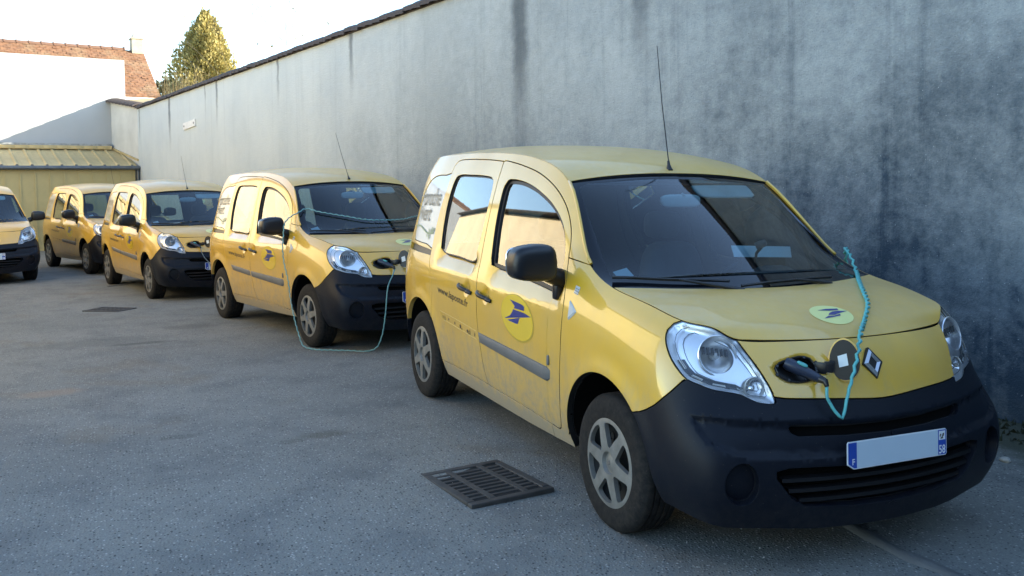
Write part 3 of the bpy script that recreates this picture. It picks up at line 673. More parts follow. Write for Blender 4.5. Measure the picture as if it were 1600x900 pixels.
# ---------------------------------------------------------------- the van: outlines in metres (x forward, z up; right side)
HULL = make_hull(); ROOF, WIND, HOOD = make_tops(HULL)
HP = HULL.copy(); HP[..., 1] *= -1                                    # right side, y < 0
SIDE = Patch(HP, .046, .021)
def o2(pts, step=.03, closed=True): return [SIDE.side(x, z) for x, z in spline(pts, step, closed)]
def o3(pts, step=.03, closed=False): return [SIDE.near(p) for p in spline(pts, step, closed)]
UM, VM = (SIDE.nu - 1) * SIDE.su, (SIDE.nv - 1) * SIDE.sv
def ucol(c): return c * KU * SIDE.su
BG = [(-.153, .338), (-.187, .43), (-.216, .56), (-.238, .653), (-.247, .74), (-.258, .872), (-.283, 1.0), (-.308, 1.1), (-.328, 1.2), (-.345, 1.4), (-.352, 1.58)]
FD = [(-.05, .334), (.2, .33), (.42, .325), (.72, .312), (.78, .309), (.806, .320), (.820, .35), (.848, .487), (.868, .61), (.889, .742), (.900, .87), (.896, .99), (.868, 1.07), (.840, 1.14), (.813, 1.205), (.786, 1.268), (.739, 1.338), (.664, 1.413), (.584, 1.471), (.479, 1.527), (.359, 1.574), (.188, 1.622), (-.038, 1.662), (-.2, 1.683), (-.34, 1.695), (-.356, 1.69)]
SD = [(-.358, 1.692), (-.53, 1.702), (-.71, 1.708), (-.95, 1.712), (-1.10, 1.710), (-1.18, 1.70), (-1.222, 1.672), (-1.234, 1.62), (-1.243, 1.5), (-1.272, 1.37), (-1.275, 1.206), (-1.245, 1.072), (-1.215, 1.0), (-1.15, .90), (-1.115, .80), (-1.097, .679), (-1.06, .52), (-.98, .36), (-.95, .338), (-.9, .334), (-.6, .336), (-.3, .339), (-.17, .338)]
front_door = [SIDE.side(x, z) for x, z in spline(FD, .03)] + [SIDE.side(x, z) for x, z in spline(BG[::-1], .03)]
slide_door = [SIDE.side(x, z) for x, z in spline(SD, .03)] + [SIDE.side(x, z) for x, z in spline(BG, .03)]
RWIN = [(-.46, 1.585), (-.60, 1.598), (-.85, 1.603), (-1.03, 1.602), (-1.105, 1.585), (-1.132, 1.525), (-1.142, 1.40), (-1.122, 1.25), (-1.075, 1.13), (-1.045, 1.085), (-1.0, 1.073), (-.7, 1.066), (-.44, 1.060), (-.405, 1.072), (-.402, 1.15), (-.402, 1.37), (-.410, 1.52), (-.425, 1.565)]
FWIN = [(-.08, 1.066), (-.125, 1.072), (-.15, 1.11), (-.185, 1.2), (-.215, 1.32), (-.229, 1.45), (-.226, 1.54), (-.195, 1.572), (-.12, 1.578), (.02, 1.568), (.16, 1.545), (.30, 1.510), (.451, 1.46), (.573, 1.403), (.665, 1.34), (.732, 1.265), (.772, 1.195), (.792, 1.12), (.802, 1.05), (.79, 1.018), (.75, 1.016), (.5, 1.033), (.2, 1.052)]
def shrink(pts, d):
    p = np.array(spline(pts, .02, True)); c = p - np.roll(p, 1, 0); c2 = np.roll(p, -1, 0) - p
    n = np.stack([-(c + c2)[:, 1], (c + c2)[:, 0]], 1); n /= np.linalg.norm(n, axis=1, keepdims=True)
    ar = (p[:, 0] * np.roll(p[:, 1], -1) - p[:, 1] * np.roll(p[:, 0], -1)).sum()
    return p + n * d * (1 if ar > 0 else -1)
rwin_o, fwin_o = o2(RWIN, .025), o2(FWIN, .025)
rwin_i = [SIDE.side(x, z) for x, z in shrink(RWIN, .009)]; fwin_i = [SIDE.side(x, z) for x, z in shrink(FWIN, .020)]
QUART = [(-1.19, 1.10), (-1.19, 1.597), (-1.35, 1.602), (-1.484, 1.60), (-1.60, 1.583), (-1.70, 1.535), (-1.765, 1.45), (-1.785, 1.36), (-1.775, 1.24), (-1.755, 1.15), (-1.72, 1.118), (-1.6, 1.108), (-1.4, 1.103)]
SLOT = [(-1.81, 1.086), (-1.5, 1.078), (-1.2, 1.070), (-1.2, 1.036), (-1.5, 1.038), (-1.80, 1.044)]
quarter, slot = o2(QUART, .03), [SIDE.side(x, z) for x, z in SLOT]
def circ(c, r, n=40): return [(c[0] + r * math.cos(2 * math.pi * k / n), c[1] + r * math.sin(2 * math.pi * k / n)) for k in range(n)]
def archp(c, r):
    a = [(c[0] + r * math.cos(t), c[1] + r * math.sin(t)) for t in np.linspace(-.12, math.pi + .12, 44)]
    uv = [SIDE.side(x, z) for x, z in a]; b = [SIDE.side(c[0] - r - .005, .24), SIDE.side(c[0] + r + .012, .23)]
    return uv + [(b[0][0], -.0), (b[1][0], -.0)]
farch, rarch = archp(FA, FR), archp(RA, AR)
LAMP = [(1.720, -.734, 1.006), (1.700, -.761, .992), (1.697, -.789, .966), (1.712, -.808, .934), (1.742, -.818, .894), (1.777, -.819, .855), (1.815, -.809, .817), (1.847, -.794, .790), (1.888, -.760, .773), (1.921, -.724, .758), (1.955, -.672, .749), (1.981, -.623, .740), (1.997, -.598, .726), (2.012, -.572, .713), (2.038, -.506, .706), (2.039, -.500, .712), (2.021, -.502, .745), (1.993, -.519, .797), (1.959, -.539, .849), (1.920, -.557, .894), (1.878, -.570, .935)]
lamp = o3(LAMP, .02); lamp = [(lamp[0][0], VM)] + lamp[1:-1] + [(lamp[-1][0], VM)]
BUMP = [(1.60, -.892, .603), (1.62, -.890, .609), (1.645, -.885, .616), (1.680, -.879, .632), (1.730, -.871, .662), (1.806, -.841, .733), (1.850, -.790, .793), (1.92, -.70, .80), (2.029, -.498, .729), (2.055, -.423, .722), (2.076, -.314, .716), (2.089, -.225, .711), (2.098, -.15, .706), (2.105, -.05, .699), (2.107, 0, .698)]
bump = o3(BUMP, .03); bump = bump[:-1] + [(UM, bump[-1][1]), (UM, 0), (ucol(11.6), 0), SIDE.side(1.45, .45)]
INSET = [(2.15, 0, .626), (2.131, -.229, .631), (2.087, -.452, .638), (2.006, -.669, .644), (1.934, -.772, .650), (1.905, -.800, .652), (1.912, -.800, .63), (1.930, -.795, .605), (1.968, -.776, .559), (2.013, -.735, .533), (2.061, -.662, .517), (2.104, -.557, .509), (2.15, -.3, .50), (2.17, 0, .498)]
inset = o3(INSET, .03); inset[0] = (UM, inset[0][1]); inset[-1] = (UM, inset[-1][1]); inset += [(UM, (inset[0][1] * .5 + inset[-1][1] * .5))]
UGR = [(2.15, 0, .615), (2.14, -.2, .617), (2.11, -.36, .622), (2.088, -.458, .626), (2.090, -.468, .616), (2.100, -.462, .600), (2.112, -.435, .588), (2.15, -.217, .580), (2.165, 0, .578)]
ugr = [SIDE.near(p) for p in UGR]; ugr[0] = (UM, ugr[0][1]); ugr[-1] = (UM, ugr[-1][1])
LGR = [(2.17, 0, .458), (2.16, -.25, .460), (2.125, -.50, .466), (2.112, -.548, .455), (2.118, -.548, .43), (2.125, -.525, .40), (2.130, -.48, .345), (2.132, -.42, .312), (2.15, -.2, .298), (2.16, 0, .295)]
lgr = [SIDE.near(p) for p in LGR]; lgr[0] = (UM, lgr[0][1]); lgr[-1] = (UM, lgr[-1][1])
FOGC = np.array((2.05, -.683, .412))
fog = [SIDE.near(FOGC + .076 * np.array((.25 * -math.sin(a) * 1.3, math.sin(a), math.cos(a)))) for a in np.linspace(0, 2 * math.pi, 28, endpoint=False)]
SOCK = [(1.998, -.345, .880), (2.003, -.40, .876), (1.998, -.445, .862), (1.99, -.463, .838), (2.0, -.458, .812), (2.02, -.43, .790), (2.035, -.385, .782), (2.035, -.32, .786), (2.03, -.29, .805), (2.02, -.285, .838), (2.005, -.30, .866)]
sock = o3(SOCK, .02, True)
sc_ = np.mean(SOCK, 0)
sockpad = o3([sc_ + (np.array(p) - sc_) * 1.22 for p in SOCK], .02, True)
RB = ucol(3.05)
rbump = [(0, 0), (RB, 0), (RB, VM * .215), (0, VM * .215)]
tlamp = [(ucol(1.75), VM * .47), (ucol(2.45), VM * .47), (ucol(2.45), VM * .72), (ucol(1.75), VM * .72)]
rdoor = [(0, VM * .215), (ucol(1.65), VM * .215), (ucol(1.65), VM * .985), (0, VM * .985)]
rglass = [(ucol(.12), VM * .60), (ucol(1.35), VM * .60), (ucol(1.35), VM * .90), (ucol(.12), VM * .90)]
fuel = None
# fender / body split: seam at the foot of the windscreen pillar
seam = [SIDE.side(.80, 1.195), SIDE.near((.99, -.777, 1.172)), (ucol(10.05), VM), (UM, VM), (UM, 0), (ucol(8.7), 0), SIDE.side(.86, .25)]
seam = [SIDE.side(.80, 1.195), SIDE.side(.90, 1.185), (ucol(10.02), VM), (UM, VM), (UM, 0), (ucol(8.55), 0)]
OUT = [farch, rarch, rwin_o, rwin_i, fwin_o, fwin_i, slot, lamp, front_door, slide_door, quarter, bump, inset, ugr, lgr, fog, sock, sockpad, rbump, tlamp, rdoor, rglass, seam]
led1 = [SIDE.side(x, z) for x, z in spline([(-.02, 1.064), (-.10, 1.02), (-.135, .985), (-.12, .955), (-.07, .943), (.2, .942), (.416, .940), (.7, .930), (.80, .927), (.845, .938), (.862, .965), (.85, 1.0), (.82, 1.02)], .025, True)]
led2 = [SIDE.side(x, z) for x, z in spline([(-1.02, 1.074), (-1.07, 1.02), (-1.085, .995), (-1.05, .984), (-.86, .980), (-.60, .977), (-.43, .974), (-.39, .985), (-.385, 1.01), (-.40, 1.062)], .025, True)]
DISH = [(-.112, .884), (-.432, .890)]
def around(x, z, r): return [SIDE.side(x + a, z + b) for a in np.arange(-r, r + .001, .009) for b in np.arange(-r, r + .001, .009) if a * a + b * b < r * r]
BOWLC = np.array((1.885, -.670, .889)); LP = SIDE.near(BOWLC); LN = SIDE.nor([LP])[0]
lt1 = np.cross((0, 0, 1), LN); lt1 /= np.linalg.norm(lt1); lt2 = np.cross(LN, lt1)
bowl = [SIDE.near(BOWLC + .074 * (math.cos(a) * lt1 * .95 + math.sin(a) * lt2)) for a in np.linspace(0, 2 * math.pi, 30, endpoint=False)]
P, T = cut(SIDE, OUT + [led1, led2, bowl], extra=around(*DISH[0], .07) + around(*DISH[1], .07))
cen = P[T].mean(1); left = np.ones(len(T), bool); REG = {}
okd = (cen[:, 0] > 0) & (cen[:, 0] < UM) & (cen[:, 1] > 0) & (cen[:, 1] < VM)
left &= okd
def take(name, poly):
    global left
    m = left & inside(poly, cen) if poly is not None else left.copy()
    left = left & ~m; REG[name] = T[m]
take('void', farch); take('void2', rarch); take('rear_side_glass', rwin_i); take('rear_side_seal', rwin_o); take('front_side_glass', fwin_i); take('front_side_seal', fwin_o)
take('front_door', front_door); take('sliding_door', slide_door); take('slot', slot); take('quarter', quarter)
lampall = left & inside(lamp, cen); REG['lamp_all'] = T[lampall]; take('bowl', bowl); take('lamp', lamp); take('ugr', ugr); take('lgr', lgr); take('fog', fog)
take('sock', sock); take('bumper', bump); take('rear_bumper', rbump); take('tail_lamp', tlamp); take('rear_glass', rglass); take('rear_door', rdoor)
take('front_end', seam); take('body', None)
fe = REG['front_end']; ce = P[fe].mean(1)
REG['fender'] = fe[ce[:, 0] < ucol(14)]; REG['nose'] = fe[ce[:, 0] >= ucol(14)]
def sm(a, b, x): t = np.clip((x - a) / (b - a), 0, 1); return t * t * (3 - 2 * t)
def door_push(uv, X):                                                  # the scooped ledges under the side windows
    x, z = X[:, 0], X[:, 2]
    zl = np.interp(x, [-.1, .416, .85], [.944, .941, .930])
    d1 = .034 * np.clip((z - zl) / (1.055 - zl), 0, 1.1) * sm(-.145, -.06, x) * (1 - sm(.80, .868, x)) * (1 - sm(1.06, 1.11, z))
    zl2 = np.interp(x, [-1.08, -.39], [.982, .975])
    d2 = .031 * np.clip((z - zl2) / (1.062 - zl2), 0, 1.1) * sm(-1.09, -1.02, x) * (1 - sm(-.41, -.375, x)) * (1 - sm(1.07, 1.11, z))
    dish = sum(.017 * np.exp(-(((x - a) / .045) ** 2 + ((z - b) / .040) ** 2) ** 1.5) for a, b in DISH)
    return np.where(x > -.25, d1, d2) + dish
insp = np.array(inset); inss = [(insp[k], insp[(k + 1) % len(insp)]) for k in range(len(insp)) if not (abs(insp[k][0] - UM) < 1e-6 and abs(insp[(k + 1) % len(insp)][0] - UM) < 1e-6)]
def bump_push(uv, X):
    d = seg_dist(uv, inss); i = inside(insp, uv)
    return np.where(i, .016 * sm(-.001, .012, d), 0)
padp = np.array(sockpad); pads = [(padp[k], padp[(k + 1) % len(padp)]) for k in range(len(padp))]
def nose_push(uv, X):
    d = seg_dist(uv, pads); return np.where(inside(padp, uv), .012 * sm(0, .012, d), 0)
lpp = np.array(lamp); lps = [(lpp[k], lpp[(k + 1) % len(lpp)]) for k in range(len(lpp))]
def lamp_push(uv, X): return .008 + .022 * sm(.0, .08, seg_dist(uv, lps))
LIN = np.concatenate([REG[k] for k in ('front_door', 'sliding_door', 'slot', 'quarter', 'fender', 'body', 'nose', 'rear_door', 'tail_lamp', 'rear_side_seal', 'front_side_seal', 'bumper')])
LINF = LIN
ME = {}
def both(key, reg, **kw):
    for s, f in (('R', False), ('L', True)): ME[key + s] = panel(key, SIDE, P, REG[reg], flip=f, **kw)
both('front_door', 'front_door', push=door_push, rim=.045, gap=.0035); both('sliding_door', 'sliding_door', push=door_push, rim=.045, gap=.0035)
both('front_glass', 'front_side_glass', gap=-.002, rim=.004, sink=.024); both('rear_glass', 'rear_side_glass', gap=-.002, rim=.004, sink=.015)
for k_ in ('front_glassR', 'front_glassL', 'rear_glassR', 'rear_glassL'):      # panes are pressed to one smooth even curve
    me = ME[k_]; X_ = np.array([v.co[:] for v in me.vertices]); x_, z_ = X_[:, 0], X_[:, 2]; x0_, z0_ = x_.mean(), z_.mean(); u_, w_ = x_ - x0_, z_ - z0_
    A_ = np.stack([np.ones_like(u_), u_, w_, u_ * u_, u_ * w_, w_ * w_], 1); q_ = np.linalg.lstsq(A_, X_[:, 1], rcond=None)[0]; q_[3:] *= .8
    dy = np.stack([-(q_[1] + 2 * q_[3] * u_ + q_[4] * w_), np.ones_like(u_), -(q_[2] + q_[4] * u_ + 2 * q_[5] * w_)], 1) * (1 if X_[0, 1] > 0 else -1)
    dy /= np.linalg.norm(dy, axis=1, keepdims=True); me.normals_split_custom_set_from_vertices([tuple(n) for n in dy])
both('front_seal', 'front_side_seal', gap=.0005, rim=.02, sink=.018); both('rear_seal', 'rear_side_seal', gap=.0005, rim=.02, sink=.012)
both('slot', 'slot', gap=-.001, rim=.0, sink=.022); both('quarter', 'quarter', gap=.003, rim=.012, sink=.004)
both('fender', 'fender', rim=.03); both('body', 'body', rim=.03, gap=.002)
both('lens', 'lamp_all', gap=.0035, rim=.010); both('lamp', 'lamp', gap=.001, rim=.0, push=lamp_push); both('fog', 'fog', gap=-.001, rim=0, sink=.045); both('tail', 'tail_lamp')
ME['nose'] = panel('nose_panel', SIDE, P, REG['nose'], weld=True, rim=.03, push=nose_push, T2=np.concatenate([REG['nose'], REG['sock']]))
ME['bumper'] = panel('front_bumper', SIDE, P, REG['bumper'], weld=True, rim=.050, push=bump_push)
ME['ugr'] = panel('grille_back', SIDE, P, REG['ugr'], weld=True, rim=0, gap=-.003, sink=.052); ME['lgr'] = panel('grille_back', SIDE, P, REG['lgr'], weld=True, rim=0, gap=-.003, sink=.052)
ME['sock'] = panel('socket_well', SIDE, P, REG['sock'], rim=0, gap=-.001, sink=.045)
ME['rear_bumper'] = panel('rear_bumper', SIDE, P, REG['rear_bumper'], weld=True, rim=.03)
ME['rear_door'] = panel('rear_door', SIDE, P, REG['rear_door'], weld=True, rim=.03)
ME['rear_window'] = panel('rear_window', SIDE, P, REG['rear_glass'], weld=True, rim=.004, sink=.006, gap=-.002)
ME['lining'] = panel('cabin_lining', SIDE, P, LINF, weld=True, rim=0, sink=.034, gap=0)
# roof, windscreen, bonnet
def top_patch(G): return Patch(G, .04, .02)
PW = top_patch(WIND[::-1]); PR = top_patch(ROOF[::-1]); PH = top_patch(HOOD[::-1])
if PR.N[10, 10, 2] < 0: PR.N *= -1
def full(patch): return [[]]
def grid_panel(name, G, rim, gap, sink=0.):
    pt = Patch(G, .04, .02)
    nu, nv = pt.nu, pt.nv; P_ = np.array([(i * .04, j * .02) for i in range(nu) for j in range(nv)])
    T_ = np.array([t for i in range(nu - 1) for j in range(nv - 1) for t in ((i * nv + j, (i + 1) * nv + j, (i + 1) * nv + j + 1), (i * nv + j, (i + 1) * nv + j + 1, i * nv + j + 1))])
    if pt.N[nu // 2, nv // 2, 2] < 0:
        T_ = T_[:, ::-1]; pt.N = -pt.N
    return panel(name, pt, P_, T_, rim=rim, gap=gap, sink=sink), pt, P_, T_
ME['roof'], PR, _, _ = grid_panel('roof', ROOF, .02, .0012)
ME['hood'], PH, _, _ = grid_panel('hood', HOOD, .03, .0035)
ME['roof_lining'] = grid_panel('roof_lining', ROOF, 0, 0, .035)[0]
PWs = Patch(WIND, .03, .034)
flipw = PWs.N[20, 20, 2] < 0
if flipw: PWs.N = -PWs.N
uw, vw = (PWs.nu - 1) * PWs.su, (PWs.nv - 1) * PWs.sv
def rrect(u0, v0, u1, v1, r, n=6):
    out = []
    for cu, cv, a0 in ((u1 - r, v1 - r, 0), (u0 + r, v1 - r, 90), (u0 + r, v0 + r, 180), (u1 - r, v0 + r, 270)):
        out += [(cu + r * math.cos(R(a0 + 90 * k / n)), cv + r * math.sin(R(a0 + 90 * k / n))) for k in range(n + 1)]
    return out
clear = rrect(.05, .085, uw - .16, vw - .085, .10)
Pw, Tw = cut(PWs, [clear], .008)
cw = Pw[Tw].mean(1); dm = (cw[:, 0] > 0) & (cw[:, 0] < uw) & (cw[:, 1] > 0) & (cw[:, 1] < vw); ic = inside(clear, cw)
Tc, Tf = Tw[dm & ic], Tw[dm & ~ic]
if flipw: Tc, Tf = Tc[:, ::-1], Tf[:, ::-1]
ME['screen'] = panel('windscreen', PWs, Pw, Tc, gap=0, rim=0, sink=.009); ME['frit'] = panel('windscreen_border', PWs, Pw, Tf, gap=0, rim=.012, sink=.009)
ME['frit'].name = 'windscreen_border'
# ---------------------------------------------------------------- parts of one van
def surf(x, z, off=0.):
    uv = SIDE.side(x, z); p = SIDE.pos([uv])[0]; n = SIDE.nor([uv])[0]; return p + n * off
def surf3(p, off=0.):
    uv = SIDE.near(p); return SIDE.pos([uv])[0] + SIDE.nor([uv])[0] * off
def nrm3(p): return SIDE.nor([SIDE.near(p)])[0]
def mir(me, name=None):
    m = me.copy(); m.name = name or me.name
    bm = bmesh.new(); bm.from_mesh(m)
    for v in bm.verts: v.co.y *= -1
    bmesh.ops.reverse_faces(bm, faces=bm.faces[:]); bm.to_mesh(m); bm.free(); return m
def conform(V2, F, off): return [tuple(surf(x, z, off)) for x, z in V2], F
def strip(name, top, bot, n, prof):
    V = []; m = len(prof)
    tx = np.array(top, float); bx = np.array(bot, float)
    def at(c, t):
        d = np.r_[0, np.cumsum(np.linalg.norm(np.diff(c, axis=0), axis=1))]; return np.array([np.interp(t * d[-1], d, c[:, k]) for k in (0, 1)])
    for i in range(n + 1):
        a, b = at(tx, i / n), at(bx, i / n); f = min(1, min(i, n - i) / 1.0)
        for q, h in prof:
            x, z = a * (1 - q) + b * q; V.append(surf(x, z, h * f if 0 < i < n else .0))
    F = [(i * m + j, i * m + j + 1, (i + 1) * m + j + 1, (i + 1) * m + j) for i in range(n) for j in range(m - 1)]
    return mesh(name, V, F, 40)
PROF = [(0, -.001), (.04, .008), (.15, .012), (.5, .0135), (.85, .012), (.96, .008), (1, -.001)]
def ellipse_disc(name, c, a, b, off, tilt=0., rings=7, seg=48):
    V2 = [c]
    for r in range(1, rings + 1):
        for k in range(seg):
            t = 2 * math.pi * k / seg; V2.append((c[0] + a * r / rings * math.cos(t), c[1] + b * r / rings * math.sin(t) + tilt * a * r / rings * math.cos(t)))
    F = [(0, 1 + k, 1 + (k + 1) % seg) for k in range(seg)]
    for r in range(1, rings):
        o = 1 + (r - 1) * seg
        F += [(o + k, o + seg + k, o + seg + (k + 1) % seg, o + (k + 1) % seg) for k in range(seg)]
    V, F = conform(V2, F, off); return mesh(name, V, [f[::-1] for f in F] if False else F, 180)
def fill2(poly):
    r = geometry.delaunay_2d_cdt([Vector(p) for p in poly], [(i, (i + 1) % len(poly)) for i in range(len(poly))], [], 1, 1e-7)
    return [tuple(v) for v in r[0]], [tuple(f) for f in r[2]]
def face_out(me, d):
    """make all faces of an open sheet look towards d"""
    bm = bmesh.new(); bm.from_mesh(me); d = Vector(d)
    bad = [f for f in bm.faces if f.normal.dot(d) < 0]
    bmesh.ops.reverse_faces(bm, faces=bad); bm.to_mesh(me); bm.free(); return me
BIRD = [[(.252, .912), (.40, .905), (.437, .900), (.452, .893), (.449, .873), (.317, .871), (.327, .884)],
        [(.185, .797), (.262, .822), (.296, .846), (.306, .864), (.445, .863), (.540, .852)],
        [(.225, .793), (.398, .829), (.376, .796), (.366, .790), (.342, .789)]]
SOCKC = np.array((2.012, -.375, .832))
def make_wheel_meshes():
    m = {}
    tp = [(.197, -.094), (.212, -.097), (.240, -.100), (.270, -.0985), (.293, -.092), (.305, -.080), (.3115, -.070)]
    gro = []
    for g in (-.045, -.015, .015, .045): gro += [(.3125, g - .006), (.3125 - .008, g - .0045), (.3125 - .008, g + .0045), (.3125, g + .006)]
    prof = tp + gro + [(r, -h) for r, h in tp[::-1]]
    rot = Matrix.Rotation(R(90), 4, 'X')                              # local z -> -y
    m['tyre'] = mesh('tyre', *(lambda b: (b.V, b.F))(B().lathe([(r, -h) for r, h in prof], 56, rot)), 50)
    rim = B().lathe([(.198, .094), (.192, .088), (.186, .06), (.17, .035), (.06, .028), (.0, .028)], 40, rot)
    m['rim'] = mesh('rim', rim.V, rim.F, 40)
    holes = B()
    for k in range(8):
        a = R(45 * k + 10); holes.lathe([(.0, .0295), (.016, .0305), (.019, .038), (.022, .0375), (.024, .030)], 12, rot @ Matrix.Translation((.125 * math.cos(a), .125 * math.sin(a), 0)))
    m['stud'] = mesh('stud_ring', holes.V, holes.F, 40)
    wins = []
    for k in range(6):
        a = R(60 * k + 30 + 8); ca, sa = math.cos(a), math.sin(a)
        pl = [(.078, -.009), (.075, .0), (.078, .009), (.115, .034), (.152, .0605), (.165, .0625), (.175, .049), (.182, .024), (.184, 0), (.182, -.024), (.175, -.049), (.165, -.0625), (.152, -.0605), (.115, -.034)]
        wins.append([(p * ca - q * sa, p * sa + q * ca) for p, q in pl])
    rings = [[(r * math.cos(2 * math.pi * k / n), r * math.sin(2 * math.pi * k / n)) for k in range(n)] for r, n in ((.201, 60), (.188, 60), (.066, 36), (.052, 36), (.046, 36), (.020, 20))]
    pts = [p for r_ in rings for p in r_]; edges = []; b = 0
    for r_ in rings: edges += [(b + k, b + (k + 1) % len(r_)) for k in range(len(r_))]; b += len(r_)
    for w in wins: edges += [(b + k, b + (k + 1) % len(w)) for k in range(len(w))]; pts += w; b += len(w)
    for k in range(6):
        for r_ in (.09, .11, .13, .15, .17):
            for q in (-.008, .008): a = R(60 * k + 8); pts.append((r_ * math.cos(a) - q * math.sin(a), r_ * math.sin(a) + q * math.cos(a)))
    r = geometry.delaunay_2d_cdt([Vector(p) for p in pts], edges, [], 0, 1e-6)
    Pp = np.array([v[:] for v in r[0]]); Tt = np.array([f for f in r[2] if len(f) == 3]); c = Pp[Tt].mean(1)
    keep = np.hypot(c[:, 0], c[:, 1]) < .2015
    for w in wins: keep &= ~inside(w, c)
    Tt = Tt[keep]; rr = np.hypot(Pp[:, 0], Pp[:, 1])
    h = np.interp(rr, [0, .020, .0201, .046, .052, .066, .10, .15, .188, .201], [.094, .094, .092, .084, .101, .103, .104, .101, .0985, .0955])
    a, b_, c_2 = Pp[Tt[:, 0]], Pp[Tt[:, 1]], Pp[Tt[:, 2]]; ar = (b_[:, 0] - a[:, 0]) * (c_2[:, 1] - a[:, 1]) - (b_[:, 1] - a[:, 1]) * (c_2[:, 0] - a[:, 0]); Tt = np.where((ar < 0)[:, None], Tt[:, ::-1], Tt)
    V = [(p[0], p[1], z) for p, z in zip(Pp, h)]; F = [tuple(t) for t in Tt]
    E = np.concatenate([Tt[:, [0, 1]], Tt[:, [1, 2]], Tt[:, [2, 0]]]); key = np.sort(E, 1); _, fi, cnt = np.unique(key, axis=0, return_index=True, return_counts=True)
    o = len(V); mp = {}
    for x in np.unique(E[fi[cnt == 1]]): mp[x] = len(V); V.append((V[x][0] * .985, V[x][1] * .985, V[x][2] - .022))
    F += [(y, x, mp[x], mp[y]) for x, y in E[fi[cnt == 1]]]
    cap = B().add(V, F, rot); m['cap'] = mesh('hub_cap', cap.V, cap.F, 35)
    q = .011; em = B()
    for s_ in (1, -1): em.add([(0, .014 * s_, .0945), (.009, 0, .0965), (0, .006 * s_, .0945), (-.009, 0, .0965)], [(0, 1, 2), (0, 2, 3)], rot)
    m['badge'] = mesh('cap_emblem', em.V, em.F)
    return m
WM = make_wheel_meshes()
def superbox(c, d, p=3., seg=20, shape=None):
    """rounded box mesh"""
    b = B(); V = []; F = []; nu, nv = seg * 2, seg
    pw = lambda v, e: math.copysign(abs(v) ** e, v)
    for i in range(nv + 1):
        t = math.pi * i / nv - math.pi / 2
        for j in range(nu):
            f = 2 * math.pi * j / nu; e = 2 / p
            q = [pw(math.cos(t), e) * pw(math.cos(f), e), pw(math.cos(t), e) * pw(math.sin(f), e), pw(math.sin(t), e)]
            if shape: q = shape(*q)
            V.append((c[0] + q[0] * d[0] / 2, c[1] + q[1] * d[1] / 2, c[2] + q[2] * d[2] / 2))
    for i in range(nv):
        for j in range(nu): F.append((i * nu + j, i * nu + (j + 1) % nu, (i + 1) * nu + (j + 1) % nu, (i + 1) * nu + j))
    return b.add(V, F)
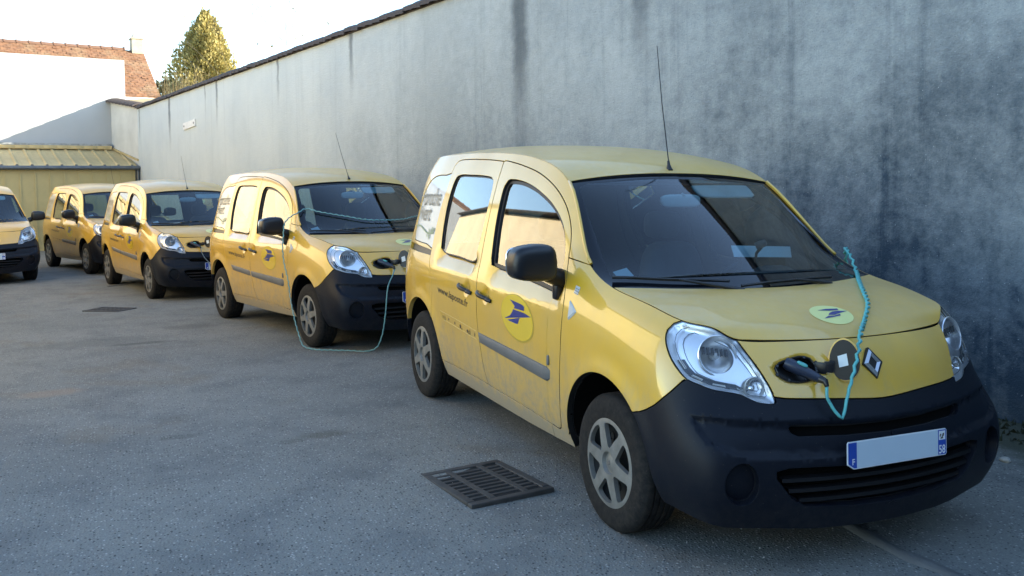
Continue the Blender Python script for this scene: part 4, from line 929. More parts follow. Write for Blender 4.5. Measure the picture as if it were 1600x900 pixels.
def build_van():
    root = empty('delivery_van')
    for key, s in (('R', 1), ('L', -1)):
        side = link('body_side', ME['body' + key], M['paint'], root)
        link('rail_slot', ME['slot' + key], M['black'], side)
        q = link('quarter_panel', ME['quarter' + key], M['film'], side)
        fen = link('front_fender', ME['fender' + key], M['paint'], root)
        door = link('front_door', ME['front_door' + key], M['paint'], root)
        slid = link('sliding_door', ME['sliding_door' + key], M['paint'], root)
        for d, g in ((door, 'front'), (slid, 'rear')):
            link('window_seal', ME[g + '_seal' + key], M['seal'], d); link('side_window', ME[g + '_glass' + key], M['glass'], d)
        def sidepart(name, me, mat, par): return link(name, me if s > 0 else mir(me), mat, par)
        for d, x0, x1, z0, z1 in ((door, -.205, -.012, .897, .866), (slid, -.53, -.335, .905, .874)):
            b = B(); n = 12; pts = []; rad = []
            for k in range(n + 1):
                t = k / n; pts.append(surf(x0 + (x1 - x0) * t, z0 + (z1 - z0) * t, .004 + .030 * math.sin(math.pi * min(1, t * 1.25 + .06)) ** .7 if t < .8 else .004 + .030 * max(0, math.sin(math.pi * min(1, t * .95 + .05))) ** .7)); rad.append(.0135 - .003 * abs(t - .4))
            b.tube(pts, rad, 10); h_ = b.build('door_handle', M['black'], d, 60) if s > 0 else link('door_handle', mir(mesh('door_handle', b.V, b.F, 60)), M['black'], d)
        sidepart('side_moulding', strip('side_moulding', [(-.236, .648), (.1, .640), (.70, .624), (.745, .621), (.760, .612)], [(-.222, .590), (.1, .575), (.68, .548), (.728, .548), (.752, .565)], 26, PROF), M['moulding'], door)
        sidepart('side_moulding', strip('side_moulding', [(-.905, .682), (-.6, .668), (-.262, .650)], [(-.84, .622), (-.6, .611), (-.246, .592)], 16, PROF), M['moulding'], slid)
        b = B(); b.add(*conform([(.968, .988), (1.000, .968), (1.030, .950), (1.003, .932), (.976, .914)], [(0, 1, 2, 3, 4)], .008)); b.add(*conform([(.960, .998), (1.0, .978), (1.042, .951), (1.005, .922), (.972, .902)], [(0, 1, 2, 3, 4)], .001))
        b.F += [(i, (i + 1) % 5, 5 + (i + 1) % 5, 5 + i) for i in range(5)]
        sidepart('side_repeater', mesh('side_repeater', b.V, b.F), M['amber'], fen)
        # door mirror
        def ms(x, y, z):
            k = 1 - .16 * max(0, z) * (1 - .0) - .10 * max(0, -y); return (x * (1 - .25 * max(0, -x)), y * (1 - .10 * max(0, z)), z * (1 - .14 * max(0, -y)))
        mb = superbox((.835, -1.014, 1.176), (.145, .245, .183), 4.4, 18, ms)
        mirr = sidepart('door_mirror', mesh('door_mirror', mb.V, mb.F, 180), M['mirror_shell'], door)
        ar = B().tube([(.80, -.92, 1.12), (.80, -.87, 1.10), (.79, -.83, 1.085)], [.045, .045, .05], 10); ar.box((.785, -.845, 1.035), (.05, .045, .115), bev=.012)
        sidepart('mirror_arm', mesh('mirror_arm', ar.V, ar.F, 60), M['mirror_shell'], door)
        mg = superbox((.764, -1.018, 1.176), (.012, .215, .150), 4, 12); sidepart('mirror_glass', mesh('mirror_glass', mg.V, mg.F, 60), M['chrome'], door)
        # headlamp
        hl = link('headlight', ME['lamp' + key], M['lamp_silver'], root); link('lens', ME['lens' + key], M['lens'], hl)
        if s > 0:
            ax = (Vector(LN) * .55 + Vector((.83, -.12, .05))).normalized()
            mx = axes(Vector(BOWLC) - Vector(LN) * .022, (0, 1, 0), ax)
            bw = B().lathe([(.084, .002), (.081, .006), (.075, .001), (.068, -.022), (.052, -.044), (.028, -.060), (.0, -.064)], 36, mx)
            fins = B()
            for k in range(6): fins.box((-.050 + .019 * k, .026 - .004 * k, -.016), (.006, .030, .020), mx)
            bulb = B().lathe([(.0, -.005), (.012, -.008), (.016, -.025), (.014, -.06)], 16, mx)
            RC = np.array((1.992, -.567, .765)); rn = Vector(nrm3(RC)); mr = axes(Vector(RC) - rn * .014, (0, 1, 0), (rn * .6 + Vector((.6, 0, 0))).normalized())
            ring = B().lathe([(.0435, -.012), (.0455, .0), (.043, .006), (.0385, .002), (.037, -.006)], 32, mr)
            dish = B().lathe([(.038, -.004), (.030, -.012), (.016, -.018), (.009, -.012), (.0, -.008)], 24, mr)
            ed = [np.array(p) for p in LAMP[5:13]]; vz = B(); q1 = []; q2 = []
            for p in ed:
                c_l = p + (BOWLC - p) * .10; q1.append(tuple(surf3(c_l, -.014))); q2.append(tuple(surf3(p + (BOWLC - p) * .26, -.024)))
            vz.add(q1 + q2, [(k, k + 1, len(q1) + k + 1, len(q1) + k) for k in range(len(q1) - 1)])
            tr_ = B(); cont = [np.array(p) for p in LAMP]
            for f_, d_ in ((.16, .016), (.30, .026)):
                tr_.tube([surf3(p + (BOWLC + np.array((.015, .02, -.02)) - p) * f_, -d_) for p in cont], .0014, 5, closed=True)
            st2 = B()
            for k in range(len(q1) - 1):
                if k % 2 == 0:
                    a_, b_2, c_4, d_4 = [np.array(v_) for v_ in (q1[k], q1[k + 1], q2[k + 1], q2[k])]; up_ = np.array(LN) * .002
                    st2.add([a_ * .8 + d_4 * .2 + up_, b_2 * .8 + c_4 * .2 + up_, b_2 * .45 + c_4 * .55 + up_, a_ * .45 + d_4 * .55 + up_], [(0, 1, 2, 3)])
            LPARTS.update(trim=mesh('lamp_trim', tr_.V, tr_.F, 60), step=mesh('strip_facet', st2.V, st2.F), bowl=mesh('reflector_bowl', bw.V, bw.F, 60), fins=mesh('reflector_rib', fins.V, fins.F), bulb=mesh('bulb', bulb.V, bulb.F, 60), ring=mesh('lamp_ring', ring.V, ring.F, 60), dish=mesh('indicator_dish', dish.V, dish.F, 60), strip=mesh('lamp_strip', vz.V, vz.F))
        for nm, k, mt in (('reflector_bowl', 'bowl', 'lamp_silver'), ('reflector_rib', 'fins', 'lamp_dark'), ('bulb', 'bulb', 'amber'), ('lamp_ring', 'ring', 'white'), ('indicator_dish', 'dish', 'chrome'), ('lamp_strip', 'strip', 'lamp_dark'), ('lamp_trim', 'trim', 'lamp_dark'), ('strip_facet', 'step', 'white')): sidepart(nm, LPARTS[k], M[mt], hl)
        sidepart('wheel_well', WELL['f'], M['well'], root); sidepart('wheel_well', WELL['r'], M['well'], root)
        link('tail_light', ME['tail' + key], M['red'], root)
        for x in (1.3485, -1.3485):
            w = empty('wheel', (x, -.765 * s, .305)); w.parent = root; w.rotation_euler = (0, R(17 if x > 0 else 41), 0 if s > 0 else math.pi)
            link('tyre', WM['tyre'], M['tyre'], w); link('rim', WM['rim'], M['steel'], w); link('hub_cap', WM['cap'], M['cap'], w); link('wheel_stud', WM['stud'], M['steel'], w); link('cap_emblem', WM['badge'], M['chrome'], w)
        if s > 0:                                                      # lettering and emblems, as the photo shows them on this side
            disc = ellipse_disc('door_logo', (.352, .824), .214, .119, .0010, -.085); link('door_logo', face_out(disc, (0, -1, 0)), M['logo_yellow'], door)
            rim_ = ellipse_disc('logo_rim', (.356, .8205), .224, .126, .0005, -.085); link('logo_rim', face_out(rim_, (0, -1, 0)), M['logo_edge'], door)
            b = B()
            for poly in BIRD: v2, f2 = fill2([(x, z) for x, z in poly]); b.add(*conform(v2, f2, .0022))
            link('logo_bird', face_out(mesh('logo_bird', b.V, b.F), (0, -1, 0)), M['logo_blue'], door)
            def lettering(name, body, x0, x1, z0, z1, par, mt, h=None, shear=0., bold=0.):
                V, F = text_mesh(body, 1., bold); w_ = V[:, 0].max() - V[:, 0].min(); k = (x1 - x0) / w_; kz = h if h else k
                v2 = [(x0 + (x - V[:, 0].min()) * k, z0 + (z1 - z0) * (x - V[:, 0].min()) / w_ + y * kz) for x, y, _ in V]
                link(name, face_out(mesh(name, *conform(v2, F, .0016)), (0, -1, 0)), M[mt], par)
            lettering('web_address', 'www.laposte.fr', -.965, -.392, .806, .778, slid, 'letter', .064, bold=.014)
            lettering('slogan', '+proche', -1.765, -1.315, 1.375, 1.382, side, 'film_text', .185, bold=.008)
            lettering('slogan', '+vert', -1.765, -1.46, 1.262, 1.265, side, 'film_text', .175, bold=.008)
            b = B(); ln = spline([(-1.765, 1.213), (-1.68, 1.222), (-1.60, 1.212), (-1.50, 1.190), (-1.42, 1.178), (-1.30, 1.187)], .02)
            for k in range(len(ln) - 1):
                (xa, za), (xb, zb) = ln[k], ln[k + 1]; b.add(*conform([(xa, za - .005), (xb, zb - .005), (xb, zb + .005), (xa, za + .005)], [(0, 1, 2, 3)], .0014))
            for cx, cz, a_, l in ((-1.35, 1.200, 75, .055), (-1.40, 1.195, 120, .04), (-1.38, 1.160, -70, .05), (-1.31, 1.205, 40, .05), (-1.43, 1.165, -110, .035)):
                pl = [(cx + l * (t * math.cos(R(a_)) - w2 * math.sin(R(a_))), cz + l * (t * math.sin(R(a_)) + w2 * math.cos(R(a_)))) for t, w2 in ((-.5, 0), (-.1, .22), (.3, .18), (.6, 0), (.3, -.18), (-.1, -.22))]
                b.add(*conform(pl, [tuple(range(6))], .0016))
            link('plant_print', face_out(mesh('plant_print', b.V, b.F), (0, -1, 0)), M['leaf_print'], side)
            b = B(); st = [(.975, 1.072), (1.018, 1.066), (1.018, 1.028), (.975, 1.034)]; b.add(*conform(st, [(0, 1, 2, 3)], .0012)); pst = link('paper_sticker', face_out(mesh('paper_sticker', b.V, b.F), (0, -1, 0)), M['film'], fen)
            b = B()
            for k in range(3):
                for q in range(3): x_, z_ = .981 + .013 * q + .002 * (k % 2), 1.060 - .011 * k - .002 * q; b.add(*conform([(x_, z_), (x_ + .009, z_ - .001), (x_ + .009, z_ - .004), (x_, z_ - .003)], [(0, 1, 2, 3)], .002))
            link('sticker_print', face_out(mesh('sticker_print', b.V, b.F), (0, -1, 0)), M['letter'], fen)
            b = superbox(surf(.748, .663, .003), (.022, .012, .052), 4, 8); b.build('door_badge', M['moulding'], door, 60)
    # nose, bumper, lamps
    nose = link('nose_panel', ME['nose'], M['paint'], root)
    well = link('socket_well', ME['sock'], M['black'], nose)
    b = B(); sp = spline(SOCK, .02, True)
    b.tube([tuple(surf3(p, -.004)) for p in sp], .005, 6, closed=True); b.build('socket_seal', M['black'], nose, 60)
    for k in range(8):
        cl = B()
        a = 2 * math.pi * k / 8 + .3; p = SOCKC + np.array((0, .098 * math.cos(a), .055 * math.sin(a))); cl.lathe([(0, .006), (.006, .005), (.007, 0)], 8, axes(surf3(p, -.002), (0, 1, 0), nrm3(p))); cl.build('flap_clip', M['black'], nose, 60)
    fn = Vector((.70, -.70, .10)).normalized(); fmx = axes((2.066, -.176, .862), (0, 1, 0), fn)
    fl = [(.063 * math.cos(a) * (1 - .10 * math.sin(a)), .088 * math.sin(a)) for a in np.linspace(0, 2 * math.pi, 36, endpoint=False)]
    fb = B().prism([(x * .93, y * .93) for x, y in fl], .0, .008, fmx); flap = fb.build('charging_flap', M['black'], root, 30)
    fs = B().prism(fl, -.007, -.001, fmx); fs.build('flap_skin', M['paint'], flap, 30)
    B().prism([(-.022, -.030), (.014, -.022), (.010, .026), (-.026, .016)], .0085, .010, fmx).build('flap_label', M['paper'], flap)
    arm = B(); ap = [(2.02, -.285, .830), (2.05, -.262, .836), (2.064, -.238, .846)]
    for k in range(len(ap) - 1):
        a_, b_ = Vector(ap[k]), Vector(ap[k + 1]); d_ = (b_ - a_); arm.box((d_.length / 2, 0, 0), (d_.length + .008, .012, .046), axes(a_, d_, (0, 0, 1)), .003)
    arm.build('flap_arm', M['black'], flap, 30)
    nb = Vector((.90, 0, .42)).normalized(); bmx = axes(Vector((2.046, -.006, .831)), (0, 1, 0), nb)
    dia = lambda a, b: [(a, 0), (0, b), (-a, 0), (0, -b)]
    bp = B().prism(dia(.054, .067), -.01, .006, bmx); badge = bp.build('front_badge', M['black'], nose)
    lo = dia(.047, .059); mi = dia(.033, .043); ii = dia(.020, .028)
    B().add([(x, y, .006) for x, y in lo] + [(x, y, .016) for x, y in mi] + [(x, y, .008) for x, y in ii], [(k, (k + 1) % 4, 4 + (k + 1) % 4, 4 + k) for k in range(4)] + [(4 + k, 4 + (k + 1) % 4, 8 + (k + 1) % 4, 8 + k) for k in range(4)], bmx).build('badge_lozenge', M['chrome'], nose)
    bum = link('front_bumper', ME['bumper'], M['bumper'], root)
    link('grille_back', ME['ugr'], M['well'], bum); link('grille_back', ME['lgr'], M['well'], bum)
    for z, w, xo in ((.415, .52, .020), (.372, .49, .020), (.330, .44, .022)):
        b = B(); pts = []
        for k in range(21):
            y = -w + 2 * w * k / 20; p = surf3((2.16 - .25 * y * y, -abs(y), z)); pts.append((p[0] - xo, y, z))
        V = []; F = []
        for p in pts: V += [(p[0] + .010, p[1], p[2] - .006), (p[0] + .006, p[1], p[2] + .008), (p[0] - .025, p[1], p[2] + .012), (p[0] - .025, p[1], p[2] - .008)]
        for k in range(20): F += [(4 * k + q, 4 * k + (q + 1) % 4, 4 * k + 4 + (q + 1) % 4, 4 * k + 4 + q) for q in range(4)]
        b.add(V, F); b.build('grille_slat', M['slat'], bum, 30)
    for key, s in (('R', 1), ('L', -1)):
        link('fog_recess', ME['fog' + key], M['bumper'], bum)
        fp = Vector(FOGC); n_ = Vector(nrm3(FOGC)); mx = axes(fp - n_ * .05, (0, 0, 1), (n_ * .4 + Vector((.6, 0, 0))).normalized())
        b = B().lathe([(.0, .010), (.040, .008), (.054, .004), (.060, -.004)], 28, mx); me = mesh('fog_cover', b.V, b.F, 40); link('fog_cover', me if s > 0 else mir(me), M['black'], bum)
    # plate
    pm = Matrix(((0, 0, 1, 2.193), (1, 0, 0, 0), (0, 1, 0, .508), (0, 0, 0, 1))) @ Matrix.Rotation(R(-3), 4, 'X')
    hw, hh = .270, .055
    outl = [(-hw, .020 - hh), (-hw + .032, -hh), (hw - .006, -hh), (hw, -hh + .006), (hw, hh - .006), (hw - .006, hh), (-hw + .006, hh), (-hw, hh - .006)]
    pl = B().prism(outl, -.004, 0, pm).build('licence_plate', M['plate_edge'], root)
    ins = [(-hw + .047, -hh + .004), (hw - .050, -hh + .004), (hw - .050, hh - .004), (-hw + .047, hh - .004)]
    B().prism(ins, 0, .0012, pm).build('plate_field', M['plate'], pl)
    B().prism([(-hw + .004, .024 - hh), (-hw + .034, -hh + .004), (-hw + .047, -hh + .004), (-hw + .047, hh - .004), (-hw + .004, hh - .004)], 0, .0013, pm).build('plate_band', M['plate_blue'], pl)
    B().prism([(hw - .050, -hh + .004), (hw - .004, -hh + .004), (hw - .004, hh - .004), (hw - .050, hh - .004)], 0, .0013, pm).build('plate_band', M['plate_blue'], pl)
    def flat_text(name, body, cx, cy, h, wmax, mt, z=.0016):
        V, F = text_mesh(body, 1., .015); V[:, 0] -= (V[:, 0].max() + V[:, 0].min()) / 2; V[:, 1] -= (V[:, 1].max() + V[:, 1].min()) / 2
        k = h / (V[:, 1].max() - V[:, 1].min()); kx = min(k, wmax / (V[:, 0].max() - V[:, 0].min()))
        B().add([(cx + x * kx, cy + y * k, z) for x, y, _ in V], F, pm).build(name, M[mt], pl)
    flat_text('plate_letter', 'F', -hw + .030, -hh + .030, .024, .02, 'white'); flat_text('plate_number', '58', hw - .027, -hh + .026, .036, .036, 'white')
    B().prism([(hw - .045, .010), (hw - .009, .010), (hw - .009, hh - .008), (hw - .045, hh - .008)], 0, .0017, pm).build('plate_crest', M['plate_edge'], pl)
    cr = B()
    for pp in ([(-.012, .020), (-.004, .034), (-.009, .036), (-.014, .030)], [(-.002, .018), (.003, .036), (.012, .038), (.009, .026)], [(-.010, .014), (.006, .016), (.004, .021), (-.006, .022)]): cr.prism([(hw - .027 + x, y) for x, y in pp], 0, .0022, pm)
    cr.build('crest_print', M['letter'], pl)
    # roof, bonnet, windscreen
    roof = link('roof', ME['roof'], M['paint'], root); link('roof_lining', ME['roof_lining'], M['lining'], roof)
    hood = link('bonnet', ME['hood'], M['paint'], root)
    def hood_pt(x, y, off):
        l, n, i, d = PH.bvh.ray_cast(Vector((x, y, 3)), Vector((0, 0, -1))); n = n if n.z > 0 else -n; return tuple(l + n * off)
    b = B(); V2 = [(0, 0)] + [(r * math.cos(a), r * math.sin(a)) for r in (.33, .67, 1) for a in np.linspace(0, 2 * math.pi, 40, endpoint=False)]
    F = [(0, 1 + k, 1 + (k + 1) % 40) for k in range(40)] + [(1 + 40 * r + k, 41 + 40 * r + k, 41 + 40 * r + (k + 1) % 40, 1 + 40 * r + (k + 1) % 40) for r in range(2) for k in range(40)]
    b.add([hood_pt(1.827 + .074 * x, -.026 + .106 * y, .002) for x, y in V2], F); hs = link('bonnet_sticker', face_out(mesh('bonnet_sticker', b.V, b.F), (0, 0, 1)), M['logo_pale'], hood)
    b = B()
    for poly in ([(1.793, -.076), (1.787, -.022), (1.790, .040), (1.803, .036), (1.804, -.018)], [(1.814, .076), (1.809, .020), (1.812, -.008), (1.822, -.034), (1.836, -.052), (1.838, -.020), (1.827, .022)], [(1.857, -.092), (1.842, -.058), (1.843, -.026), (1.834, .016), (1.846, .008), (1.853, -.040)]):
        v2, f2 = fill2(poly); b.add([hood_pt(x, y, .0035) for x, y in v2], f2)
    link('sticker_bird', face_out(mesh('sticker_bird', b.V, b.F), (0, 0, 1)), M['logo_blue'], hood)
    link('windscreen', ME['screen'], M['screen'], root); link('windscreen_border', ME['frit'], M['frit'], root)
    for key, s in (('R', -1), ('L', 1)):
        ed = HULL[8 * KU:11 * KU - 9:3, -1] * [1, s, 1]; me = mesh('pillar_trim', *(lambda q: (q.V, q.F))(B().tube([tuple(p + np.array((.002, -s * .004, .003))) for p in ed], .0085, 8)), 180)
        link('pillar_trim', me, M['paint'], root)
    def ws(x, y, off):
        l, n, i, d = PWs.bvh.find_nearest(Vector((x, y, 1.62 - (x - .556) * .6))); n = n if n.z > 0 else -n; return tuple(l + n * off)
    def wsp(p, off):
        l, n, i, d = PWs.bvh.find_nearest(Vector(p)); n = n if n.z > 0 else -n; return tuple(l + n * off)
    for piv, arm_, bl in (((1.45, -.20, 1.08), [(1.40, -.36, 1.10), (1.32, -.48, 1.105)], [(1.160, -.745, 1.120), (1.30, -.50, 1.112), (1.385, -.24, 1.108)]), ((1.43, .36, 1.075), [(1.43, .24, 1.09), (1.42, .12, 1.10)], [(1.425, -.20, 1.092), (1.415, .12, 1.105), (1.365, .40, 1.10)])):
        b = B(); b.tube([wsp(piv, .004)] + [wsp(p, .020) for p in arm_], [.011, .008, .006], 8); b.tube([wsp(p, .011) for p in spline(bl, .05)], .0055, 6); b.tube([wsp(p, .003) for p in spline(bl, .05)], .003, 4)
        b.build('wiper', M['black'], root, 60)
    def glass_tag(name, c, w, h, mt, off=-.004):
        c = np.array(c); l, n, i, d = PWs.bvh.find_nearest(Vector(c)); n = n if n.z > 0 else -n; mx = axes(l + n * off, (0, 1, 0), n)
        return B().prism([(-w / 2, -h / 2), (w / 2, -h / 2), (w / 2, h / 2), (-w / 2, h / 2)], -.0005, .0005, mx).build(name, M[mt], root)
    glass_tag('windscreen_tag', (1.137, -.672, 1.150), .075, .075, 'paper', -.0135)
    glass_tag('tag_holder', (1.132, -.672, 1.158), .115, .105, 'glass', -.016)
    an = B().lathe([(.018, -.004), (.016, .006), (.009, .028), (.007, .05), (.004, .052)], 12, Matrix.Translation((.505, 0, 1.644)) @ Matrix.Rotation(R(-13), 4, 'Y')); an.box((.495, 0, 1.642), (.055, .030, .012), bev=.004)
    ant = an.build('antenna', M['black'], root, 50); B().tube([(.496, 0, 1.69), (.42, 0, 2.02), (.352, .004, 2.36)], [.0035, .003, .0022], 6).build('mast', M['black'], ant, 60)
    # rear
    link('rear_bumper', ME['rear_bumper'], M['bumper'], root); rd = link('rear_door', ME['rear_door'], M['paint'], root); link('rear_window', ME['rear_window'], M['glass'], rd)
    # cabin
    link('cabin_lining', ME['lining'], M['lining'], root)
    B().box((.0, 0, .30), (3.7, 1.40, .10)).box((1.45, 0, .55), (.9, 1.0, .5)).box((.0, 0, .24), (2.2, .9, .08)).build('underbody', M['under'], root)
    V = []; ys = np.linspace(-.76, .76, 25)
    prof = [(1.40, 1.045), (1.15, 1.055), (.95, 1.06), (.82, 1.045), (.76, .99), (.74, .85), (.80, .60)]
    for y in ys:
        hump = .065 * math.exp(-((y - .38) / .17) ** 4)
        for x, z in prof: V.append((x - .10 * (y / .76) ** 2 * (1 if x > 1.2 else .2), y, z + (hump if .8 < x < 1.0 else hump * .3 if x < .8 else 0)))
    m_ = len(prof); F = [(i * m_ + j, i * m_ + j + 1, (i + 1) * m_ + j + 1, (i + 1) * m_ + j) for i in range(24) for j in range(m_ - 1)]
    link('dashboard', mesh('dashboard', V, F, 50), M['dash'], root)
    smx = axes((.66, .38, .985), (0, 1, 0), (-.80, 0, .60)); b = B(); b.tube([smx @ Vector((.185 * math.cos(a), .185 * math.sin(a), 0)) for a in np.linspace(0, 2 * math.pi, 36, endpoint=False)], .014, 8, closed=True)
    b.lathe([(0, .012), (.05, .010), (.065, -.02)], 16, smx)
    for a in (0, 180, 270): b.tube([smx @ Vector((.05 * math.cos(R(a)), .05 * math.sin(R(a)), -.005)), smx @ Vector((.18 * math.cos(R(a)), .18 * math.sin(R(a)), 0))], .013, 6)
    b.build('steering_wheel', M['black'], root, 60)
    for y in (-.38, .38):
        b = superbox((-.02, y, .86), (.17, .46, .66), 4, 12, lambda x, yy, z: (x - .35 * z * .6 - .4 * (1 if z > 0 else 0) * 0, yy * (1 - .12 * max(0, z)), z)); seat = b.build('seat', M['seat'], root, 180)
        superbox((-.14, y, 1.29), (.09, .26, .18), 3.5, 10).build('headrest', M['seat'], seat, 180); superbox((.22, y, .53), (.52, .48, .18), 4, 10).build('cushion', M['seat'], seat, 180)
    rm = superbox((.700, -.055, 1.470), (.035, .26, .075), 3.5, 10).build('rear_view_mirror', M['visor'], root, 180)
    B().tube([(.70, -.055, 1.49), (.712, -.04, 1.508)], .012, 6).build('mirror_stem', M['visor'], rm)
    for y in (.30,):
        vm = axes((.600, y, 1.525), (0, 1, 0), (.55, 0, .84)); superbox((0, 0, 0), (.40, .15, .018), 5, 8).V
        q = superbox((0, 0, 0), (.40, .15, .018), 5, 8); B().add(q.V, q.F, vm).build('sun_visor', M['visor'], root, 180)
    return root
LPARTS = {}; WELL = {}
for k, (c, r) in (('f', (FA, FR)), ('r', (RA, AR))):
    b = B(); V = []; n = 28; rr = r + .003
    for y in (-.845, -.52):
        for i in range(n + 1):
            a = .02 + (math.pi - .04) * i / n; V.append((c[0] + rr * math.cos(a), y, c[1] + rr * math.sin(a)))
    b.add(V, [(i, i + 1, n + 2 + i, n + 1 + i) for i in range(n)] + [tuple(range(n + 1, 2 * n + 2))]); WELL[k] = mesh('wheel_well', b.V, b.F, 60)
VAN = build_van()
def copy_tree(o, parent=None):
    c = o.copy(); COL.objects.link(c)
    if parent is not None: c.parent = parent
    for ch in o.children: copy_tree(ch, c)
    return c
def pose(o, x, y, yaw, z, pt, rl): o.location = (x, y, z); o.rotation_euler = (rl, -pt, yaw)
def kill(o):
    for ch in list(o.children): kill(ch)
    bpy.data.objects.remove(o)
def part(root, name, par=None):
    for ch in root.children_recursive:
        if ch.name.split('.')[0] == name and (par is None or ch.parent.name.split('.')[0] == par): return ch
POSES = [(0, 0, 0, .0252, -.0211, -.0112), (-5.4287, -.5919, .1979, .0332, .0053, .0036), (-11.2205, -1.8657, .2145, -.0278, -.0033, .0041), (-16.3403, -2.9699, .3018, -.0306, .0036, .0008), (-15.2438, -5.3613, .2194, -.03, 0, 0)]
VANS = [VAN] + [copy_tree(VAN) for _ in range(4)]
for v, p in zip(VANS, POSES): pose(v, *p)
LAB = ['yellow post van nearest the camera with a teal coiled cable over its bonnet', 'second yellow post van, teal cable looped on the ground and across its windscreen', 'third yellow post van with a short grey cable hanging from its charging socket', 'yellow post van farthest back by the shed, its nose hidden by the third van', 'yellow post van facing out, cut off by the photo\'s left edge']
for v, lean, sc in zip(VANS[1:], (20, 17, 15, 15), (.84, .84, .84, .84)):
    a = part(v, 'antenna'); piv = Vector((.496, 0, 1.66)); a.matrix_local = Matrix.Translation(piv) @ Matrix.Rotation(R(-lean), 4, 'Y') @ Matrix.Scale(sc, 4) @ Matrix.Translation(-piv)
for v, l in zip(VANS, LAB): tag(v, l, 'van', 'yellow post vans parked in the yard')
for v, a_ in zip(VANS[1:], (23, 47, 9, 31)):
    for w in [c for c in v.children if c.name.startswith('wheel') and c.type == 'EMPTY']: w.rotation_euler.y += R(a_ + 13 * (w.location.x > 0))
# two vans have lost the rear door moulding: bare strip and clip holes instead
for v in (VANS[0], VANS[3]):
    d = part(v, 'sliding_door'); mo = [c for c in d.children if c.name.startswith('side_moulding')]
    for m_ in mo: kill(m_)
    if 'bare_strip' not in ME:
        b = B(); top = [(-.925, .682), (-.6, .668), (-.262, .648)]; bot = [(-.86, .628), (-.6, .616), (-.250, .594)]
        for pl_ in (top, bot): b.tube([tuple(surf(x, z, .0005)) for x, z in spline(pl_, .04)], .0022, 5)
        b.tube([tuple(surf(x, z, .0005)) for x, z in (top[0], bot[0])], .0022, 5)
        ME['bare_strip'] = mesh('moulding_trace', b.V, b.F, 60)
        b = B()
        for x, z, a_, c_3 in ((-.868, .649, .008, .010), (-.832, .645, .007, .019), (-.758, .648, .008, .009), (-.642, .640, .009, .010), (-.54, .634, .016, .014), (-.515, .622, .007, .007), (-.412, .624, .017, .011), (-.372, .624, .007, .018), (-.392, .612, .008, .006), (-.290, .622, .007, .014)):
            k_ = 9; pl_ = [(x + a_ * math.cos(2 * math.pi * q / k_) * (1 + .25 * math.sin(q * 2.7 + x * 40)), z + c_3 * math.sin(2 * math.pi * q / k_) * (1 + .25 * math.cos(q * 3.1 + x * 60))) for q in range(k_)]
            b.add(*conform(pl_, [tuple(range(k_))], .0012))
        ME['clip_hole'] = face_out(mesh('clip_hole', b.V, b.F), (0, -1, 0))
    link('moulding_trace', ME['bare_strip'], M['logo_edge'], d); link('clip_hole', ME['clip_hole'], M['letter'], d)
# ---------------------------------------------------------------- the near van's far mirror does not show: folded away
for o in [c for c in VANS[0].children_recursive if c.name.split('.')[0] in ('door_mirror', 'mirror_glass', 'mirror_arm') and c.data.vertices[0].co.y > 0]: kill(o)
# ---------------------------------------------------------------- charging cables
def coil(path, r, hr, pitch, a0=0.):
    P_ = [Vector(p) for p in spline(path, .012)]; out = []; d = 0.; N = None
    for i, p in enumerate(P_):
        T_ = (P_[min(i + 1, len(P_) - 1)] - P_[max(i - 1, 0)]).normalized()
        if N is None: N = T_.orthogonal().normalized()
        N = (N - T_ * N.dot(T_)).normalized(); Bn = T_.cross(N)
        if i: d += (p - P_[i - 1]).length
        f = hr(i / (len(P_) - 1)) if callable(hr) else hr
        a = a0 + 2 * math.pi * d / pitch; out.append(p + (N * math.cos(a) + Bn * math.sin(a)) * f)
    return out
def at_van(i, p):
    m = Matrix.LocRotScale(VANS[i].location, VANS[i].rotation_euler, (1, 1, 1)); return m @ Vector(p)
def van_frame(name, i):
    return empty(name, VANS[i].location, VANS[i].rotation_euler)
def plug(parent, tip=(2.008, -.405, .848), tail=(2.102, -.308, .792)):
    a, b_ = Vector(tip), Vector(tail); d = (b_ - a).normalized(); a2 = a - Vector((.035, 0, -.004))
    mx = axes(a2, (0, 0, 1), d); L = (b_ - a2).length
    q = B().tube([a2, a2 + d * .02, a2 + d * L * .35, a2 + d * L * .7, a2 + d * L * .86], [.022, .027, .026, .020, .017], 14); me = mesh('plug_handle', q.V, q.F, 50); h = link('plug_handle', me, M['navy'], parent)
    b2 = a2 + d * L * .86; e_ = b_ + Vector((.006, .004, -.020))
    B().tube([b2, b_, e_], [.017, .013, .009], 12).build('plug_boot', M['black'], parent, 60)
    lv = superbox((0, 0, 0), (.014, .022, .046), 3, 8); B().add(lv.V, lv.F, Matrix.Translation(a2 + d * L * .38 + Vector((.012, .002, .024))) @ axes((0, 0, 0), (0, 0, 1), d)).build('release_button', M['teal'], parent, 60)
    return e_
c1 = van_frame('charging_cable', 0); tag(c1, 'teal coiled cable plugged into the nearest van and laid over its bonnet', 'cable')
t0 = plug(c1)
def over_hood(x, y):
    l, n, i, d = PH.bvh.ray_cast(Vector((x, y, 3)), Vector((0, 0, -1))); return (l.x, l.y, l.z + .016)
p1 = [tuple(t0), (2.118, -.312, .735), (2.135, -.296, .690), (2.150, -.277, .660), (2.157, -.268, .652), (2.156, -.258, .668), (2.147, -.240, .708), (2.140, -.219, .760), (2.122, -.176, .835), (2.092, -.128, .905), (2.040, -.068, .955), over_hood(1.905, .090), over_hood(1.79, .222), over_hood(1.66, .327), over_hood(1.54, .425), over_hood(1.42, .53), over_hood(1.30, .640), (1.225, .700, 1.120), (1.165, .726, 1.178), (1.09, .768, 1.208), (1.03, .815, 1.205), (.985, .87, 1.12), (.95, .95, .9), (.93, 1.0, .5), (.92, 1.02, .04), (.80, 1.15, .035)]
